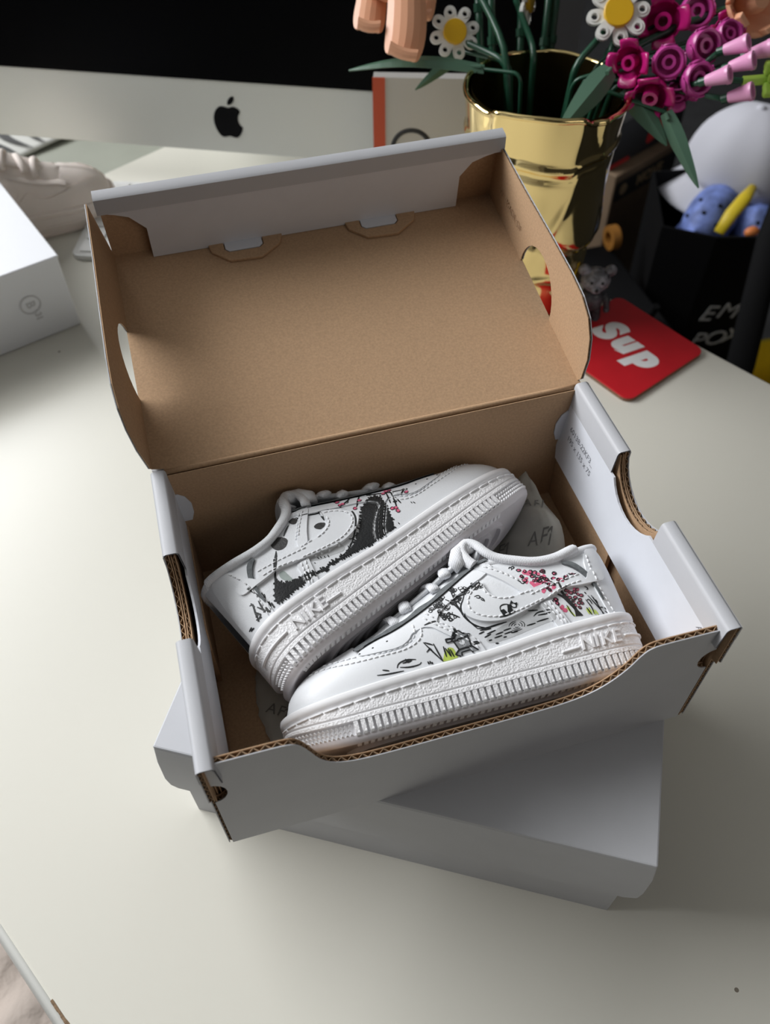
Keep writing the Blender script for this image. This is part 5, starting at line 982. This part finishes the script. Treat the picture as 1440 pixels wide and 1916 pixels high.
def clog(loc, ang, pitch, label, roll=0):
    m_ = rotz(loc, ang) @ Matrix.Rotation(math.radians(pitch), 4, 'Y') @ Matrix.Rotation(math.radians(roll), 4, 'X'); e = thing('clog', label, 'clog', m_, 'blue clogs in the black bin')
    g = G(); rows = []
    for i in range(17):
        t = i/16; x = t*150; w = 36*(math.sin(math.pi*min(1, .12+t*.95))**.5)*(.8+.3*t); h = 8+ (38*math.sin(min(1, max(0, (t-.05))*1.25)*math.pi*.9)**.8 if 0 < t < 1 else 0)
        rows.append([(x, w*math.cos(a), h*max(0, math.sin(a))) for a in np.linspace(0, math.pi, 15)])
    g.grid(rows); g.obj('foam_upper', ['clog'], e, smooth=True)
    g = G(); g.prism([(x, y) for x, y in [(0, -18), (60, -30), (120, -34), (150, -16), (155, 0), (150, 16), (120, 34), (60, 30), (0, 18), (-8, 0)]], Z0, -12, 0, 0); g.obj('foam_sole', ['clog'], e, bevel=4)
    for k in range(5):
        a = .75+k*.42; t = .62 if k % 2 else .74; x = t*150; w = 36*(math.sin(math.pi*min(1, .12+t*.95))**.5)*(.8+.3*t); h = 8+38*math.sin((t-.05)*1.25*math.pi*.9)**.8
        g = G(); g.ball((x, w*math.cos(a), h*math.sin(a)*.985), 3.4, 8, sc=(1, 1, .6)); g.obj('vent_hole', ['black'], e, smooth=True)
    return e
clog((795, 805, -240), -142, 4, 'blue patterned clog on the left in the black bin')
clog((812, 800, -262), -104, 2, 'blue patterned clog on the right in the black bin')
e = thing('yellow_strap', 'yellow rubber strap lying across the two blue clogs', 'strap', mtx((745, 722, -205)))
g = G(); g.tube([(-32, -18, -20), (-14, -8, -2), (10, 6, 8), (34, 26, 10)], [7, 9, 9, 5], 10, flat=.5); g.obj('band', ['yellow'], e, smooth=True)
e = thing('orange_charm', 'small orange charm at the rim of the black bin', 'charm', mtx((752, 690, -222)))
g = G(); g.ball((0, 0, 0), 9, 12, sc=(1.2, .8, .8)); g.obj('bead', ['orangep'], e, smooth=True)
# white cap
cpv = thing('baseball_cap', 'white baseball cap resting above the blue clogs', 'cap', rotz((812, 822, -222), 18))
g = G(); rows = []
for i in range(13):
    t = i/12*math.pi/2; rows.append([(76*math.cos(t)*math.cos(a)*(1+.025*math.cos(6*a)), 80*math.cos(t)*math.sin(a)*(1+.025*math.cos(6*a)), 92*math.sin(t)**.9) for a in np.linspace(0, 2*math.pi, 49)[:-1]])
g.grid(rows, wrap=True); o = g.obj('crown', ['cap'], cpv, smooth=True); so = o.modifiers.new('t', 'SOLIDIFY'); so.thickness = 2*MM
g = G(); rows = []
for i in range(7):
    t = i/6; rows.append([((75+42*t*(1-.35*(a/.8)**2))*math.cos(math.pi+a-.15), (79+36*t*(1-.35*(a/.8)**2))*math.sin(math.pi+a-.15), 6-20*t-8*(a/.8)**2) for a in np.linspace(-.8, .8, 15)])
g.grid(rows); o = g.obj('brim', ['cap'], cpv, smooth=True); so = o.modifiers.new('t', 'SOLIDIFY'); so.thickness = 4*MM
g = G(); g.ball((0, 0, 92), 6, 10, sc=(1, 1, .6)); g.obj('button', ['cap'], cpv, smooth=True)
g = G(); text_on(g, 'mm', 22, ((40, -86, 45), Vector((.9, .4, 0)).normalized(), (0, .25, .97), Vector((.4, -.9, .1)).normalized()), shear=.4, lift=3); g.obj('embroidery', ['black'], cpv)
# cartons behind
mb = thing('brown_carton', 'brown carton with a black MOVE band behind the cap', 'carton', rotz((660, 890, -720), 26))
g = G(); g.box((75, 70, 240), (150, 140, 479)); g.obj('carton_body', ['cardbrown'], mb, bevel=2)
g = G(); g.box((76, -.6, 452), (146, 1.4, 30)); g.obj('black_band', ['blackprint'], mb)
g = G(); text_on(g, 'MOVE', 23, ((84, -1.5, 452), (1, 0, 0), (0, 0, 1), (0, -1, 0)), lift=.1, extrude=.2, bold=.5); g.lathe([(0, .3), (9, .3), (9, 0)], ((22, -1.4, 452), (1, 0, 0), (0, 0, 1), (0, -1, 0)), 8); g.obj('band_lettering', [mat('tan_print', (0.42, 0.30, 0.17), .7)], mb)
rb = thing('black_red_carton', 'black carton with red marks stacked on the brown carton', 'carton', rotz((660, 905, -240), 26))
g = G(); g.box((80, 62, 34), (170, 118, 66)); g.obj('carton_body', ['blackprint'], rb, bevel=1.5)
g = G(); g.prism([(0, 2), (45, 2), (42, 8), (0, 8)], ((-4, -.1+3, 0), (1, 0, 0), (0, 0, 1), (0, -1, 0)), 0, .6); g.obj('red_strip', ['redprint'], rb)
g = G(); g.prism(smooth_path([(75, 10), (100, 16), (140, 40), (160, 64), (128, 60), (104, 44), (80, 34)], 1, True) and [(p.x, p.y) for p in smooth_path([(75, 10), (100, 16), (140, 40), (160, 64), (128, 60), (104, 44), (80, 34)], 1, True)], ((0, 2.9, 0), (1, 0, 0), (0, 0, 1), (0, -1, 0)), 0, .6); g.obj('red_swoop', ['redprint'], rb)
# black cable reel / stand and small bits by the vase
rk = thing('black_rack', 'low black rack in the shade behind the desk edge', 'rack', mtx((560, 700, -720)))
g = G(); g.box((0, 0, 215), (120, 220, 428)); g.obj('rack_box', ['black'], rk, bevel=4)
for x in (-35, 5, 35): g = G(); g.tube([(x, -60, 428), (x+4, -66, 455)], 5, 8); g.obj('rack_peg', ['black'], rk)
g = G(); g.lathe([(9, -6), (17, -6), (17, 6), (9, 6), (9, -6)], ((58, 100, 445), (0, 1, 0), (0, 0, 1), (1, 0, 0)), 20); g.obj('wooden_ring', ['wood'], rk, smooth=True, sharp=40)
yb = thing('yellow_tub', 'yellow plastic tub on the floor at the right edge', 'tub', mtx((815, 600, -720)))
g = G(); g.lathe([(0, 1), (48, 1), (58, 318), (61, 322), (61, 328), (55, 328), (52, 300), (42, 40), (0, 38)], n=30); g.obj('tub_body', ['yellow'], yb, smooth=True, sharp=40)
po = thing('black_strap', 'black hanging bag strap in front of the bin at the right edge', 'strap', mtx((573, 434, -300)))
g = G(); g.tube([(-20, -55, -120), (0, 0, 115), (58, 88, 196), (150, 190, 320)], [13, 15, 15, 14], 10, flat=.5); g.obj('strap_band', ['black'], po, smooth=True)
gp = thing('grey_panel', 'grey upright panel behind the flower stems', 'panel', mtx((520, 830, -720)))
g = G(); g.box((0, 40, 380), (52, 40, 758)); g.obj('panel_board', [mat('mid_grey_panel', (.13, .13, .135), .6)], gp, bevel=3)
